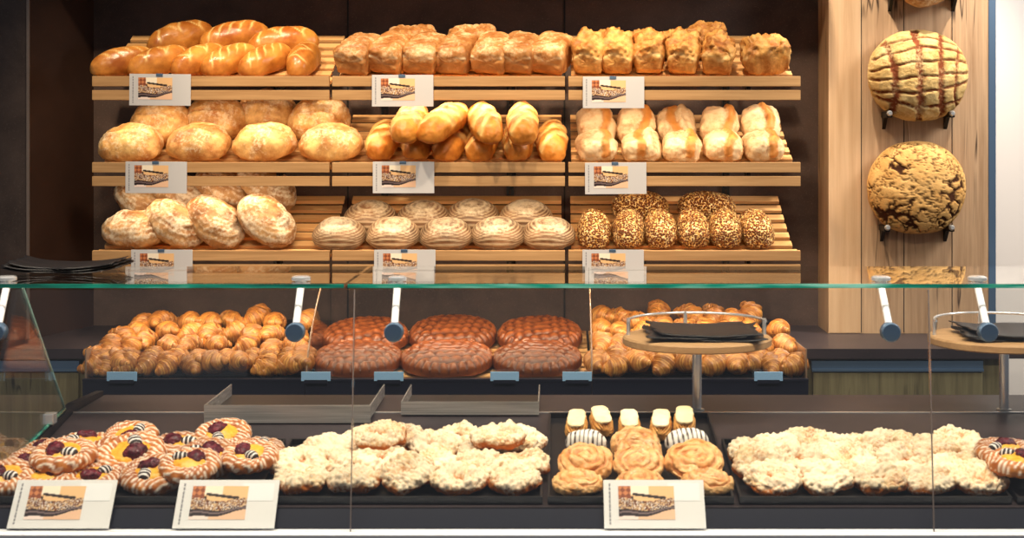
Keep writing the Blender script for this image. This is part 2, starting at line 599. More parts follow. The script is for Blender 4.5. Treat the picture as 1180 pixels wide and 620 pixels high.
def g_roll(k):
    b = Body(0.140, 0.132, 0.080, 3.4, 2.4, 3.4, 0.38, nu=56, nv=56)
    o = k * 3.3 + 7
    x, y = b.V[:, 0], b.V[:, 1]
    d = x - 0.012 * math.sin(o * 2) - 0.010 * np.sin(y * 40 + o)
    b.push((-0.010 * groove(d, 0.005) + 0.008 * groove(d - 0.014, 0.012)) * (b.up > 0.05))
    side = 1 if k % 2 else -1
    strip = np.clip(1 - np.abs(d + side * 0.018) / 0.018, 0, 1)
    b.attrs['cut'] = np.clip(strip * 1.6, 0, 1) * (b.up > 0.05) * 0.85
    b.attrs['brown'] = groove(d, 0.0035) * 0.8
    b.attrs['flour'] = np.clip(1 - strip * 2, 0, 1) * 0.8 - strip
    b.lumps(0.008, 20, o)
    b.lumps(0.002, 70, o)
    b.floor()
    return b

def g_country(k):
    b = Body(0.225, 0.165, 0.105, 2.2, 2.05, 2.5, 0.36, nu=64, nv=60)
    o = k * 4.9 + 3
    x, y = b.V[:, 0], b.V[:, 1]
    e = np.sqrt((x / 0.0825) ** 2 + (y / 0.1125) ** 2)
    d = (e - 0.72) * 0.09
    arc = (x > -0.02 + 0.02 * math.sin(o)) * (b.up > 0.1)
    c = groove(d, 0.007) * arc
    b.push(-0.005 * c + 0.004 * groove(d + 0.012, 0.008) * arc)
    b.attrs['brown'] = np.clip(c, 0, 1) * 0.8
    lines = (np.sin(e * 46 + 0.8 * np.sin(o + 3 * np.arctan2(y, x))) > 0.2) * (b.up > 0.1) * (e > 0.35)
    b.push(0.0012 * lines)
    b.attrs['flour'] = lines * 0.35 + 0.2 * b.up
    b.attrs['cut'] = (~lines.astype(bool)) * (b.up > 0.1) * 0.18 * (e > 0.3)
    b.lumps(0.006, 16, o)
    b.lumps(0.002, 60, o)
    b.floor()
    return b

def g_ridged(k):
    b = Body(0.180, 0.160, 0.085, 2.1, 2.05, 2.8, 0.30, nu=84, nv=72)
    o = k * 2.3 + 6
    x, y, z = b.V.T
    ph = z * 900 + 0.9 * fnoise(b.V, 12, o, 2)
    ring = 0.5 + 0.5 * np.sin(ph)
    b.push(0.0022 * ring * (z > 0.01))
    b.attrs['cut'] = np.clip(ring * 1.3 - 0.3, 0, 1) * (z > 0.008) * 0.8
    b.attrs['flour'] = np.clip((z - 0.055) / 0.02, 0, 1) * 0.8
    b.lumps(0.004, 16, o)
    b.floor()
    return b

def g_seeded(k):
    b = Body(0.20, 0.110, 0.098, 2.5, 2.1, 2.6, 0.36, nu=70, nv=64)
    o = k * 3.1 + 8
    b.lumps(0.005, 18, o)
    d1, d2 = vor(b.V, 120, o)
    b.push(0.0032 * np.clip(1 - d1 * 1.5, 0, 1))
    b.floor()
    return b

def g_croissant(k):
    """a rolled crescent: a tapering tube bent along an arc, stepped where the dough overlaps"""
    nu, nv = 66, 28
    o = k * 1.7
    b = Body(1, 1, 1, nu=nu, nv=nv)
    s = np.linspace(-1, 1, nu)
    a = 2 * PI * np.arange(nv) / nv
    S, A = np.meshgrid(s, a, indexing='ij')
    bend = math.radians((62, 74, 50, 68)[k % 4])
    R = 0.062 / bend * 1.0
    nseg = 3.2
    spir = S + 0.055 * np.sin(A + o) * np.sign(S)
    q = np.abs(spir) * nseg + 0.5
    saw = q - np.floor(q)                      # 0 at a step's inner lip, rising outward
    env = 0.0065 + 0.0270 * (1 - np.abs(S) ** 1.75)
    step = 1.0 - 0.30 * (saw - 0.5)
    lip = np.exp(-((saw - 0.05) / 0.05) ** 2) + np.exp(-((saw - 1.0) / 0.04) ** 2)
    r = env * step * (1 + 0.03 * np.sin(A * 3 + S * 5 + o))
    fine = 0.5 + 0.5 * np.sin(saw * 2 * PI * 4)
    r = r * (1 + 0.012 * fine)
    r[0, :] *= 0.25; r[-1, :] *= 0.25
    phi = S * bend
    cx = R * (np.cos(phi) - math.cos(bend) * 0.5 - 0.5)
    cy = R * np.sin(phi)
    x = cx + r * np.cos(A) * np.cos(phi)
    y = cy + r * np.cos(A) * np.sin(phi)
    z = r * np.sin(A) * 0.92
    V = np.stack([x, y, z], -1).reshape(-1, 3)
    V = np.vstack([V, [V[:nv].mean(0)], [V[-nv:].mean(0)]])
    V[:, 2] -= V[:, 2].min() + 0.004
    b.V = V
    b.up = np.append(np.maximum(np.sin(A), 0).reshape(-1), [0, 0])
    lipf = np.append(np.clip(lip, 0, 1).reshape(-1), [0, 0])
    finef = np.append(fine.reshape(-1), [0, 0])
    b.attrs['cut'] = np.clip(0.30 * finef + 0.60 * np.append((saw > 0.55).astype(float).reshape(-1), [0, 0]) * finef, 0, 1)
    b.attrs['brown'] = lipf * 0.95
    b.push(fnoise(V, 40, o, 2) * 0.0025)
    b.floor()
    b.V[:, 0] -= (b.V[:, 0].max() + b.V[:, 0].min()) / 2
    return b

def g_woven(k):
    b = Body(0.305, 0.300, 0.062, 2.1, 2.6, 3.0, 0.25, pz=2.6, nu=110, nv=110)
    o = k * 2.0
    x, y = b.V[:, 0], b.V[:, 1]
    e = np.sqrt((x / 0.15) ** 2 + (y / 0.1525) ** 2)
    th = 0.12 + 0.18 * k
    u = x * math.cos(th) + y * math.sin(th) + 0.004 * np.sin(y * 30)
    v = -x * math.sin(th) + y * math.cos(th) + 0.004 * np.sin(x * 34 + 1)
    p = 0.040
    row = np.floor(v / p)
    uu = u + 0.5 * p * (row % 2)
    cell = (np.abs(np.cos(PI * uu / (0.85 * p))) ** 0.4) * (np.abs(np.sin(PI * v / p)) ** 0.4)
    ang = np.arctan2(y, x)
    rim = np.abs(np.sin(ang * 16)) ** 0.5
    m = np.clip((0.90 - e) / 0.06, 0, 1)
    h = cell * m + rim * (1 - m)
    h *= np.clip(b.up * 4, 0, 1)
    b.V[:, 2] += 0.0120 * h
    b.attrs['cut'] = np.clip(h - 0.7, 0, 1) * 1.2
    b.attrs['brown'] = np.clip((0.72 - h) * 1.9, 0, 1) * np.clip(b.up * 4, 0, 1)
    b.lumps(0.003, 14, o)
    b.floor()
    return b

def g_hatched():
    b = Body(0.315, 0.345, 0.130, 2.15, 2.1, 2.6, 0.32, nu=130, nv=130)
    x, y = b.V[:, 0], b.V[:, 1]
    wob = 0.007 * fnoise(b.V, 14, 3.0, 2)
    fr = fnoise(b.V, 60, 1.0, 3)
    c = np.zeros(len(x))
    for xi, w, sl in ((-0.095, 0.0115, 0.12), (-0.010, 0.0110, 0.06), (0.062, 0.0095, 0.0), (0.118, 0.006, -0.08)):
        d = np.abs(x - xi + sl * y - 0.25 * xi * (y / 0.15) ** 2 + wob)
        c = np.maximum(c, np.clip((w * (1 + 0.5 * fr) - d) / 0.003 + 0.5, 0, 1))
    for yi, w, sl in ((-0.112, 0.0065, 0.02), (-0.062, 0.0060, -0.10), (-0.010, 0.0045, -0.08), (0.042, 0.0045, -0.10), (0.090, 0.0050, -0.06), (0.128, 0.004, 0.0)):
        d = np.abs(y - yi + sl * x + 0.6 * yi * (x / 0.17) ** 2 * 0.6 + wob)
        c = np.maximum(c, np.clip((w * (0.8 + 0.6 * fr) - d) / 0.003 + 0.5, 0, 1))
    c *= np.clip(b.up * 6 - 0.4, 0, 1)
    b.attrs['cut'] = c
    b.push(-0.006 * c + 0.0018 * fr + 0.003 * fnoise(b.V, 12, 2.0, 2))
    return b

def g_cracked():
    b = Body(0.325, 0.340, 0.125, 2.15, 2.1, 2.6, 0.32, nu=150, nv=150)
    wv = b.V + 0.020 * np.stack([fnoise(b.V, 22, 1, 3), fnoise(b.V, 22, 5, 3), fnoise(b.V, 22, 9, 3)], -1)
    d1, d2 = vor(wv, 21, 2.0)
    w = 0.045 + 0.26 * np.clip(fnoise(b.V, 13, 4, 2) + 0.12, 0, 1)
    c = np.clip((w - (d2 - d1)) / 0.05, 0, 1)
    e1, e2 = vor(wv, 48, 5.0)
    c2 = np.clip((0.07 - (e2 - e1)) / 0.04, 0, 1) * (fnoise(b.V, 16, 8, 2) > -0.02)
    c = np.maximum(c, 0.8 * c2) * np.clip(b.up * 5, 0, 1)
    b.attrs['cut'] = c
    b.push(-0.005 * c + 0.004 * fnoise(b.V, 12, 3.0, 2))
    return b

def g_streusel(k):
    b = Body(0.112, 0.106, 0.034, 2.1, 2.3, 2.6, 0.40, nu=90, nv=84)
    o = k * 3.9 + 1
    x, y = b.V[:, 0], b.V[:, 1]
    e = np.sqrt((x / 0.056) ** 2 + (y / 0.059) ** 2)
    b.V[:, 2] -= 0.016 * np.exp(-(e / 0.32) ** 2) * (b.up > 0.02)
    b.lumps(0.010, 26, o)
    d1, d2 = vor(b.V, 105, o)
    crumb = np.clip(1 - d1 * 1.25, 0, 1)
    tm = np.clip((b.V[:, 2] - 0.0145) / 0.008 + 0.6 * fnoise(b.V, 40, o, 2), 0, 1)
    b.push(0.0080 * crumb * tm)
    gap = np.clip((0.22 - (d2 - d1)) / 0.14, 0, 1) * np.clip(0.5 + 3 * fnoise(b.V, 30, o + 4, 2), 0, 1)
    b.attrs['cut'] = np.clip(np.maximum((1 - tm) * 1.3, gap * 0.75), 0, 1)  # baked brown in gaps and low sides, deepened as shading between the rings
    b.attrs['flour'] = tm * 0.5
    b.floor()
    return b

def g_danish(k):
    """a ring of twisted dough with a drizzled icing; the hollow takes the filling"""
    nu, nv = 84, 30
    o = k * 2.7
    b = Body(1, 1, 1, nu=nu, nv=nv)
    ph = 2 * PI * np.arange(nu) / nu
    a = 2 * PI * np.arange(nv) / nv
    PH, A = np.meshgrid(ph, a, indexing='ij')
    R, r = 0.0450, 0.0180
    tw = 0.5 + 0.5 * np.sin(PH * 15 + A * 1.6 + o)
    rr = r * (0.90 + 0.15 * np.sqrt(tw)) * (1 + 0.07 * np.sin(3 * PH + o))
    x = (R + rr * np.cos(A)) * np.cos(PH)
    y = (R + rr * np.cos(A)) * np.sin(PH)
    z = rr * np.sin(A) * 0.92 + r * 0.8
    # a floor of dough closes the ring: pull the inner bottom in
    V = np.stack([x, y, z], -1).reshape(-1, 3)
    Fc = [(i * nv + j, ((i + 1) % nu) * nv + j, ((i + 1) % nu) * nv + (j + 1) % nv, i * nv + (j + 1) % nv) for i in range(nu) for j in range(nv)]
    b.V, b.F = V, Fc
    up = np.clip(np.sin(A), -1, 1).reshape(-1)
    b.up = np.maximum(up, 0)
    th = 0.6 * k
    u = x * math.cos(th) + y * math.sin(th)
    v = -x * math.sin(th) + y * math.cos(th)
    st = np.sin((u + 0.003 * np.sin(v * 90 + o)) * 2 * PI / 0.0105).reshape(-1)
    ice = np.clip((st - 0.52) / 0.25, 0, 1) * np.clip((up + 0.35) / 0.15, 0, 1)
    b.attrs = {'cut': ice * 0.92, 'brown': np.clip(0.45 - tw, 0, 1).reshape(-1), 'flour': np.zeros(len(V))}
    b.V = b.V + b.fast_normals() * (0.0012 * ice + 0.002 * fnoise(b.V, 50, o, 2))[:, None]
    b.floor()
    return b

def g_blob(L, W, H, k, lump, cells=0, amp=0.0, q=2.2):
    b = Body(L, W, H, 2.2, q, 2.6, 0.35, nu=34, nv=34)
    b.lumps(lump, 60, k * 2.1)
    if cells:
        d1, _ = vor(b.V, cells, k)
        b.push(amp * np.clip(1 - d1 * 1.2, 0, 1))
    return b

def g_biscuit():
    b = Body(0.034, 0.026, 0.020, 2.2, 2.2, 2.4, 0.4, nu=40, nv=34)
    st = np.sin(b.V[:, 1] * 2 * PI / 0.0085 + b.V[:, 0] * 60)
    b.attrs['cut'] = (st > 0.35) * 0.95
    return b

def g_eclair():
    b = Body(0.095, 0.046, 0.040, 3.2, 2.6, 3.0, 0.42, nu=60, nv=72)
    x, y, z = b.V.T
    ang = np.arctan2(z - 0.018, x)
    b.push(0.0022 * np.sin(ang * 15) * (np.abs(b.s) < 0.98))
    b.lumps(0.003, 40, 2)
    b.floor()
    return b

def g_cream():
    b = Body(0.088, 0.040, 0.012, 3.4, 2.8, 3.2, 0.45, nu=46, nv=40)
    b.lumps(0.0022, 60, 4)
    b.V[:, 2] += 0.033
    return b

def g_bun(k):
    b = Body(0.086, 0.052, 0.046, 2.3, 2.1, 2.6, 0.35, nu=60, nv=48)
    st = np.sin(b.V[:, 1] * 2 * PI / 0.0092 + b.V[:, 0] * (35 if k else -20) + 0.4 * np.sin(b.V[:, 0] * 160))
    b.attrs['cut'] = np.clip((st - 0.45) / 0.2, 0, 1) * np.clip(b.up * 5 + 0.3, 0, 1)
    b.attrs['brown'] = np.zeros(len(b.V))
    b.lumps(0.002, 40, k)
    b.floor()
    return b

def g_snail(k):
    b = Body(0.112, 0.108, 0.036, 2.1, 2.7, 3.0, 0.40, nu=84, nv=84)
    o = k * 2.2 + 5
    x, y = b.V[:, 0], b.V[:, 1]
    e = np.sqrt(x * x + y * y)
    ang = np.arctan2(y, x)
    q = e / 0.0165 - ang / (2 * PI) + 0.55 * fnoise(b.V, 24, o, 2)
    g = np.abs(q - np.round(q))
    grv = np.exp(-(g / 0.13) ** 2) * (b.up > 0.15)
    b.push(-0.0055 * grv)
    b.attrs['brown'] = grv * 0.15
    b.attrs['cut'] = np.clip(grv * 0.9, 0, 1) * 0.75
    b.attrs['flour'] = b.up * 0.2
    b.lumps(0.006, 28, o)
    b.lumps(0.002, 80, o)
    b.floor()
    return b

# ------------------------------------------------------------------ resting things on surfaces
class Field:
    """height of everything already placed over a deck, so that each new item is lowered until it touches"""
    C = 0.006
    def __init__(self, x0, x1, y0, y1, deck):
        self.x0, self.y0, self.deck = x0, y0, deck
        self.nx = int((x1 - x0) / self.C) + 1
        self.ny = int((y1 - y0) / self.C) + 1
        ys = y0 + (np.arange(self.ny) + 0.5) * self.C
        self.top = np.tile(np.array([deck(v) for v in ys]), (self.nx, 1))
        self.base = self.top.copy()
    def foot(self, V):
        ix = np.floor(V[:, 0] / self.C).astype(int)
        iy = np.floor(V[:, 1] / self.C).astype(int)
        ox, oy = ix.min(), iy.min()
        w, h = ix.max() - ox + 1, iy.max() - oy + 1
        lo = np.full((w, h), np.inf); hi = np.full((w, h), -np.inf)
        np.minimum.at(lo, (ix - ox, iy - oy), V[:, 2])
        np.maximum.at(hi, (ix - ox, iy - oy), V[:, 2])
        return ox, oy, lo, hi
    def window(self, foot, X, Y):
        ox, oy, lo, hi = foot
        ax = int(round((X - self.x0) / self.C)) + ox
        ay = int(round((Y - self.y0) / self.C)) + oy
        w, h = lo.shape
        if ax < 0 or ay < 0 or ax + w > self.nx or ay + h > self.ny:
            return None
        return slice(ax, ax + w), slice(ay, ay + h)
    def drop(self, foot, X, Y, pct=97, deck_only=False):
        win = self.window(foot, X, Y)
        if win is None:
            return None
        m = np.isfinite(foot[2])
        z = float(np.max((self.base[win] - foot[2])[m])) + 0.001
        if not deck_only:
            z = max(z, float(np.percentile((self.top[win] - foot[2])[m], pct)))
        return z
    def stamp(self, foot, X, Y, z):
        win = self.window(foot, X, Y)
        if win is None:
            return
        self.top[win] = np.maximum(self.top[win], np.where(np.isfinite(foot[3]), foot[3] + z, -np.inf))

def settle(field, V, R, px, py, ylo, yhi, pct=97, deck_only=False, front=None):
    """find where along the deck an item of vertices V (turned by R) shows at (px, py); returns its location"""
    W = V @ np.array(R.to_3x3()).T
    foot = field.foot(W)
    best = None
    for Y in np.arange(ylo, yhi + 1e-6, 0.006):
        if front is not None and Y + W[:, 1].min() < front:
            continue
        X = (px - CX) * Y / F
        for _ in range(2):
            pxs = CX + F * (W[:, 0] + X) / (W[:, 1] + Y)
            X -= ((pxs.min() + pxs.max()) / 2 - px) * Y / F
        z = field.drop(foot, X, Y, pct, deck_only)
        if z is None:
            continue
        pys = HY + F * (ZC - W[:, 2] - z) / (W[:, 1] + Y)
        err = abs((pys.min() + pys.max()) / 2 - py)
        if best is None or err < best[0]:
            best = (err, X, Y, z)
    if best is None:
        Y = (ylo + yhi) / 2
        return Vector(((px - CX) * Y / F, Y, field.deck(Y)))
    _, X, Y, z = best
    field.stamp(foot, X, Y, z)
    return Vector((X, Y, z))

def rot(yaw=0, pitch=0, roll=0):
    """yaw about the vertical, after pitch about X and roll about Y (degrees)"""
    return Matrix.Rotation(math.radians(yaw), 4, 'Z') @ Matrix.Rotation(math.radians(pitch), 4, 'X') @ Matrix.Rotation(math.radians(roll), 4, 'Y')

ORD = ['first', 'second', 'third', 'fourth', 'fifth', 'sixth', 'seventh', 'eighth', 'ninth', 'tenth', 'eleventh', 'twelfth', 'thirteenth']

def ordinal(i, n):
    if n == 1: return 'only one'
    if i == 0: return 'leftmost'
    if i == n - 1: return 'rightmost'
    return ORD[i] + ' from the left'

CACHE = {}
def variants(kind, gen, n, mat):
    if kind not in CACHE:
        bl = []
        for k in range(n):
            b = gen(k)
            bl.append((b.mesh(kind, mat), b.V.copy()))
        CACHE[kind] = bl
    return CACHE[kind]

def lay_row(field, kind, gen, nvar, mat, items, ylo, yhi, tilt, name, desc, row, place, cat, group,
            scale=1.0, deck_only=False, front=None, pct=97, children=None, order=None, own_axis=False):
    """items: (px, py, yaw[, extra pitch[, scale]]) listed from left to right"""
    vs = variants(kind, gen, nvar, mat)
    n = len(items)
    idx = list(range(n))
    made = [None] * n
    for i in (order or idx):
        it = items[i]
        px, py, yaw = it[:3]
        ep = it[3] if len(it) > 3 else 0.0
        sc = (it[4] if len(it) > 4 else 1.0) * scale
        me, V = vs[(i * 7 + len(items) + int(px)) % len(vs)]
        R = Matrix.Rotation(math.radians(tilt), 4, 'X') @ (rot(yaw, ep) if own_axis else rot(0, ep) @ rot(yaw))
        loc = settle(field, V * sc, R, px, py, ylo, yhi, pct, deck_only, front)
        o = bpy.data.objects.new(name, me)
        o.matrix_world = Matrix.Translation(loc) @ R @ Matrix.Scale(sc, 4)
        link(o)
        made[i] = o
        tag(o, '%s, %s, %s %s' % (desc, ordinal(i, n), row, place), cat, group)
        if children:
            children(o, i)
    return made

# ================================================================== THE SETTING
YB = 5.60                                                   # back wall
b = MB(); b.box((-3.2, YB, 0), (1.55, YB + 0.1, 3.0)); struct('wall_back', b, M['wall'])
# vertical panel joints and dado of the wall
b = MB()
for px in (401, 650.5):
    x = XW(px, YB); b.box((x - 0.003, YB - 0.003, 0.9), (x + 0.003, YB, 3.0))
struct('trim_1', b, M['iron'])
b = MB()
b.prism([(-1.674, YB), (-1.78, 5.22), (-3.2, 5.22), (-3.2, YB)], 0.0, 3.0, 2)
wl = struct('wall_left', b, M['tower'])
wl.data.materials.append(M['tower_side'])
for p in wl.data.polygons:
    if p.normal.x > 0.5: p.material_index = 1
b = MB()                                                    # bright metal corner strip of the left wall
b.box((-1.786, 5.215, 0.945), (-1.777, 5.222, 3.0)); struct('trim_2', b, plain('corner_strip', (112, 100, 94), 0.5))
# oak pillar
pw = MB()
PX0, PX1, PYF = 0.953, 1.510, 5.385
pw.box((PX0, PYF, 0.0), (PX1, YB, 3.0))
pil = struct('wall_pillar', pw, M['pillar_oak'])
edges = [PX0, PX0 + 0.113, PX0 + 0.262, PX0 + 0.43, PX1]
b = MB()
for x in edges[1:-1]:
    b.box((x - 0.0012, PYF - 0.0012, 0.945), (x + 0.0012, PYF + 0.001, 3.0))
struct('trim_3', b, M['iron'])
b = MB(); b.box((PX0 - 0.001, PYF - 0.004, 0.944), (edges[1] - 0.002, PYF, 3.0)); struct('trim_4', b, M['pillar_oak_b'])
b = MB(); b.box((PX1, PYF - 0.002, 0.0), (PX1 + 0.025, YB, 3.0)); struct('trim_5', b, M['blue_alu'])
b = MB(); b.box((1.55, YB + 0.02, 0.0), (4.2, YB + 0.12, 3.0)); struct('wall_right', b, M['plaster'])
b = MB(); b.box((-3.2, 0.5, -0.08), (4.2, YB, 0.0)); struct('floor', b, M['floor'])
# unseen soffit, added above the bread wall to shade the top of it
b = MB(); b.box((-3.2, 5.22, 2.26), (0.93, YB, 2.34)); struct('trim_6', b, M['wall'])

# ================================================================== BREAD SHELVES
FRONT = 5.10
SH = [('top', 1.828), ('middle', 1.544), ('bottom', 1.253)]
MODX = [('left', -1.527, -0.745), ('centre', -0.736, 0.0315), ('right', 0.043, 0.808)]
RISE, RUN = 0.178, 0.42

def deck_fn(zr):
    z0 = zr - 0.016
    def f(Y):
        t = (Y - FRONT - 0.02) / RUN
        t = min(max(t, -0.1), 1.05)
        return z0 + RISE * (0.82 * t + 0.18 * t * t)
    return f
TILT = math.degrees(math.atan2(RISE, RUN))

for lev, zr in SH:
    df = deck_fn(zr)
    for side, x0, x1 in MODX:
        root = empty('bread_shelf', ((x0 + x1) / 2, FRONT, zr - 0.08))
        tag(root, 'slatted oak bread shelf with two front rails, %s level, %s section of the wall rack' % (lev, side), 'shelf', 'slatted bread shelves on the back wall')
        b = MB()
        n = 7
        inset = 0.010
        for i in range(n):
            yc = FRONT + 0.05 + (RUN - 0.045) * (i / (n - 1))
            zc = df(yc)
            sl = math.atan2(df(yc + 0.01) - df(yc - 0.01), 0.02)
            b.box((x0 + inset * (i > 0), -0.0195, -0.015), (x1 - inset * (i > 0), 0.0195, -0.002), 0.002, Matrix.Rotation(sl, 3, 'X'), (0, yc, zc))
        b.build('slat_deck', M['oak_slat'], root)
        for a, c in ((0.0, 0.0335), (0.046, 0.0785)):
            b = MB(); b.box((x0, FRONT - 0.010, zr - c), (x1, FRONT + 0.010, zr - a), 0.0015)
            b.build('front_rail', M['oak'], root)
        for fx in (0.22, 0.78):
            xb = x0 + (x1 - x0) * fx
            b = MB()
            b.prism([(FRONT + 0.012, zr - 0.034), (FRONT + 0.012, zr - 0.060), (YB - 0.016, df(5.5) - 0.075), (YB - 0.016, df(5.5) - 0.030)], xb - 0.006, xb + 0.006, 0)
            b.build('bracket', M['iron'], root)
# slotted uprights that carry the shelves
for nm, px in (('left end of the left', 166), ('right end of the left', 320), ('left end of the centre', 444), ('right end of the centre', 588), ('left end of the right', 740), ('right end of the right', 836)):
    x = XW(px, YB)
    root = empty('shelf_upright', (x, YB, 0.95))
    tag(root, 'black slotted steel upright on the wall behind the %s shelves' % nm, 'upright', 'slotted shelf uprights')
    b = MB()
    b.box((x - 0.013, YB - 0.012, 1.14), (x - 0.005, YB - 0.001, 1.96)); b.box((x + 0.005, YB - 0.012, 1.14), (x + 0.013, YB - 0.001, 1.96))
    for j in range(28):
        z = 1.145 + j * 0.029; b.box((x - 0.006, YB - 0.012, z), (x + 0.006, YB - 0.001, z + 0.012))
    b.build('slotted_channel', M['iron'], root)

# ================================================================== PRICE CARDS
def picture_mesh(name, w, h):
    """a small printed photograph of a shop counter laden with goods"""
    nx, nz = 66, 42
    rg = random.Random(5)
    V, cols, faces = [], [], []
    grain = [[rg.random() for _ in range(nx)] for _ in range(nz)]
    for j in range(nz):
        for i in range(nx):
            u, v = i / (nx - 1), j / (nz - 1)
            V.append(((u - 0.5) * w, 0.0, (v - 0.5) * h))
            band = 0.10 + 0.33 * max(0, u - 0.25) ** 1.5 + 0.03 * math.sin(u * 9)
            th = 0.20 - 0.13 * u
            g = 0.5 * grain[j][i] + 0.5 * grain[j // 2][i // 3]
            if v < band - 0.02: c = (242, 196, 160) if u > 0.35 else (250, 226, 214)
            elif v < band + th: c = (40, 28, 32) if abs(v - band - th * 0.55) > 0.025 else (120, 100, 100)
            elif v < band + th + 0.34 - 0.10 * u:
                c = (224, 186, 140) if g > 0.62 else ((122, 70, 46) if g > 0.36 else ((238, 222, 206) if g > 0.2 else (70, 44, 40)))
            elif 0.72 - 0.22 * (u - 0.25) < v < 0.80 - 0.20 * (u - 0.25) and 0.25 < u < 0.86: c = (44, 30, 30)
            elif u < 0.22: c = (206, 128, 80) if math.sin(u * 60) + math.sin(v * 34) > 0.1 else (138, 72, 46)
            elif u < 0.27 and v < 0.7: c = (60, 36, 30)
            elif u < 0.55 and v > 0.74: c = (255, 240, 214)
            else: c = (244, 196, 140)
            cols.append(lin(c))
    for j in range(nz - 1):
        for i in range(nx - 1):
            a = j * nx + i
            faces.append((a, a + 1, a + nx + 1, a + nx))
    me = bpy.data.meshes.new(name)
    me.from_pydata(V, [], faces)
    at = me.attributes.new('print', 'FLOAT_COLOR', 'POINT')
    at.data.foreach_set('color', np.array(cols, dtype=np.float32).reshape(-1))
    me.materials.append(M['picture'])
    return me

CW, CH = 0.202, 0.104
PIC = picture_mesh('picture', 0.112, 0.072)
def card_parts():
    b = MB(); b.box((-CW / 2, -0.0015, -CH / 2), (CW / 2, 0.0015, CH / 2), 0.0006)
    me_board = b.build('card_board_tmp', M['card']);
    b = MB()
    rg = random.Random(3)
    z = -CH / 2 + 0.008
    while z < CH / 2 - 0.010:
        l = rg.uniform(0.003, 0.009)
        b.box((-CW / 2 + 0.0105, -0.0021, z), (-CW / 2 + 0.0138, -0.0014, min(z + l, CH / 2 - 0.008)))
        z += l + rg.uniform(0.0012, 0.003)
    me_text = b.build('text_tmp', M['ink'])
    b = MB(); b.box((0.028, -0.0021, 0.006), (0.092, -0.0014, 0.044))
    me_win = b.build('window_tmp', plain('card_gloss', (246, 246, 244), 0.2))
    b = MB(); b.box((-0.013, -0.0035, CH / 2 - 0.008), (0.009, 0.004, CH / 2 + 0.0015), 0.0008)
    me_clip = b.build('clip_tmp', M['blue_alu'])
    out = {}
    for k, o in (('board', me_board), ('text', me_text), ('win', me_win), ('clip', me_clip)):
        out[k] = o.data
        bpy.data.objects.remove(o)
    return out
CP = card_parts()
def price_card(loc, R, label, group, clip=True, window=False, s=1.0):
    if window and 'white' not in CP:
        CP['white'] = CP['board'].copy(); CP['white'].materials[0] = M['card_lit']
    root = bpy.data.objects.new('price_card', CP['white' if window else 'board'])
    root.matrix_world = Matrix.Translation(loc) @ R @ Matrix.Scale(s, 4)
    link(root)
    tag(root, label, 'price card', group)
    p = link(bpy.data.objects.new('picture', PIC), root); p.location = (-0.0155, -0.0022, 0.002 if not clip else 0.004)
    p['label'] = 'printed photo of a shop counter'
    link(bpy.data.objects.new('text_line', CP['text']), root)
    if window: link(bpy.data.objects.new('price_window', CP['win']), root)
    if clip: link(bpy.data.objects.new('clip', CP['clip']), root)
    return root

cards = {'top': [(184.5, 103.5, 0.5), (464, 104.5, 0), (707, 106.5, 0)],
         'middle': [(180, 204.5, 0.3), (465, 204.5, 0), (709.5, 205.5, -0.4)],
         'bottom': [(186.5, 306, 0), (466.5, 306, 0), (706.5, 306, 0)]}
for lev in cards:
    for (px, py, ro), sd in zip(cards[lev], ('left', 'centre', 'right')):
        price_card(P(px, py, 5.084), Matrix.Rotation(math.radians(ro), 4, 'Y'),
                   'grey picture card clipped to the front rail of the %s %s bread shelf' % (lev, sd), 'picture cards on the bread shelves')

# ================================================================== BREADS ON THE SHELVES
D = {lev: deck_fn(z) for lev, z in SH}
FL = {lev: Field(-1.9, 1.1, 4.95, 5.62, D[lev]) for lev in D}
FR = FRONT + 0.006

def Zm(ox, oy, s):
    return lambda x, y: (ox + x / s, oy + y / s)

# --- top left: slashed golden loaves
f = FL['top']
g = 'slashed golden loaves on the top left shelf'
lay_row(f, 'slashed_loaf', g_slashed, 4, 'slashed', [(143, 71, -58), (185, 71, -52), (230, 71, -38), (265, 72, -40), (306, 71, -36), (350, 71, -6)],
        5.12, 5.40, TILT, 'slashed_loaf', 'shiny golden slashed loaf', 'front row of the', 'top left shelf', 'bread', g, deck_only=True, front=FR, scale=0.92)
lay_row(f, 'slashed_loaf', g_slashed, 4, 'slashed', [(208, 43, -52, 4), (270.5, 42, -62, 4), (326, 48, -70, 0)],
        5.22, 5.50, TILT, 'slashed_loaf', 'shiny golden slashed loaf', 'back row of the', 'top left shelf', 'bread', g)
# --- top centre: tin loaves
g = 'tin loaves on the top centre shelf'
lay_row(f, 'tin_loaf', g_tin, 4, 'tin', [(413, 67, -18), (451, 67, -16), (490, 67, -14), (527, 67, -14), (567, 67, -12), (599.5, 67, -12), (636, 67, -14)],
        5.12, 5.40, TILT, 'tin_loaf', 'domed brown tin loaf', 'front row of the', 'top centre shelf', 'bread', g, deck_only=True, front=FR)
lay_row(f, 'tin_loaf', g_tin, 4, 'tin', [(475, 48, -84, 0, .9), (545, 47, -86, 0, .9)],
        5.32, 5.46, TILT, 'tin_loaf', 'half hidden brown tin loaf', 'back row of the', 'top centre shelf', 'bread', g, deck_only=True)
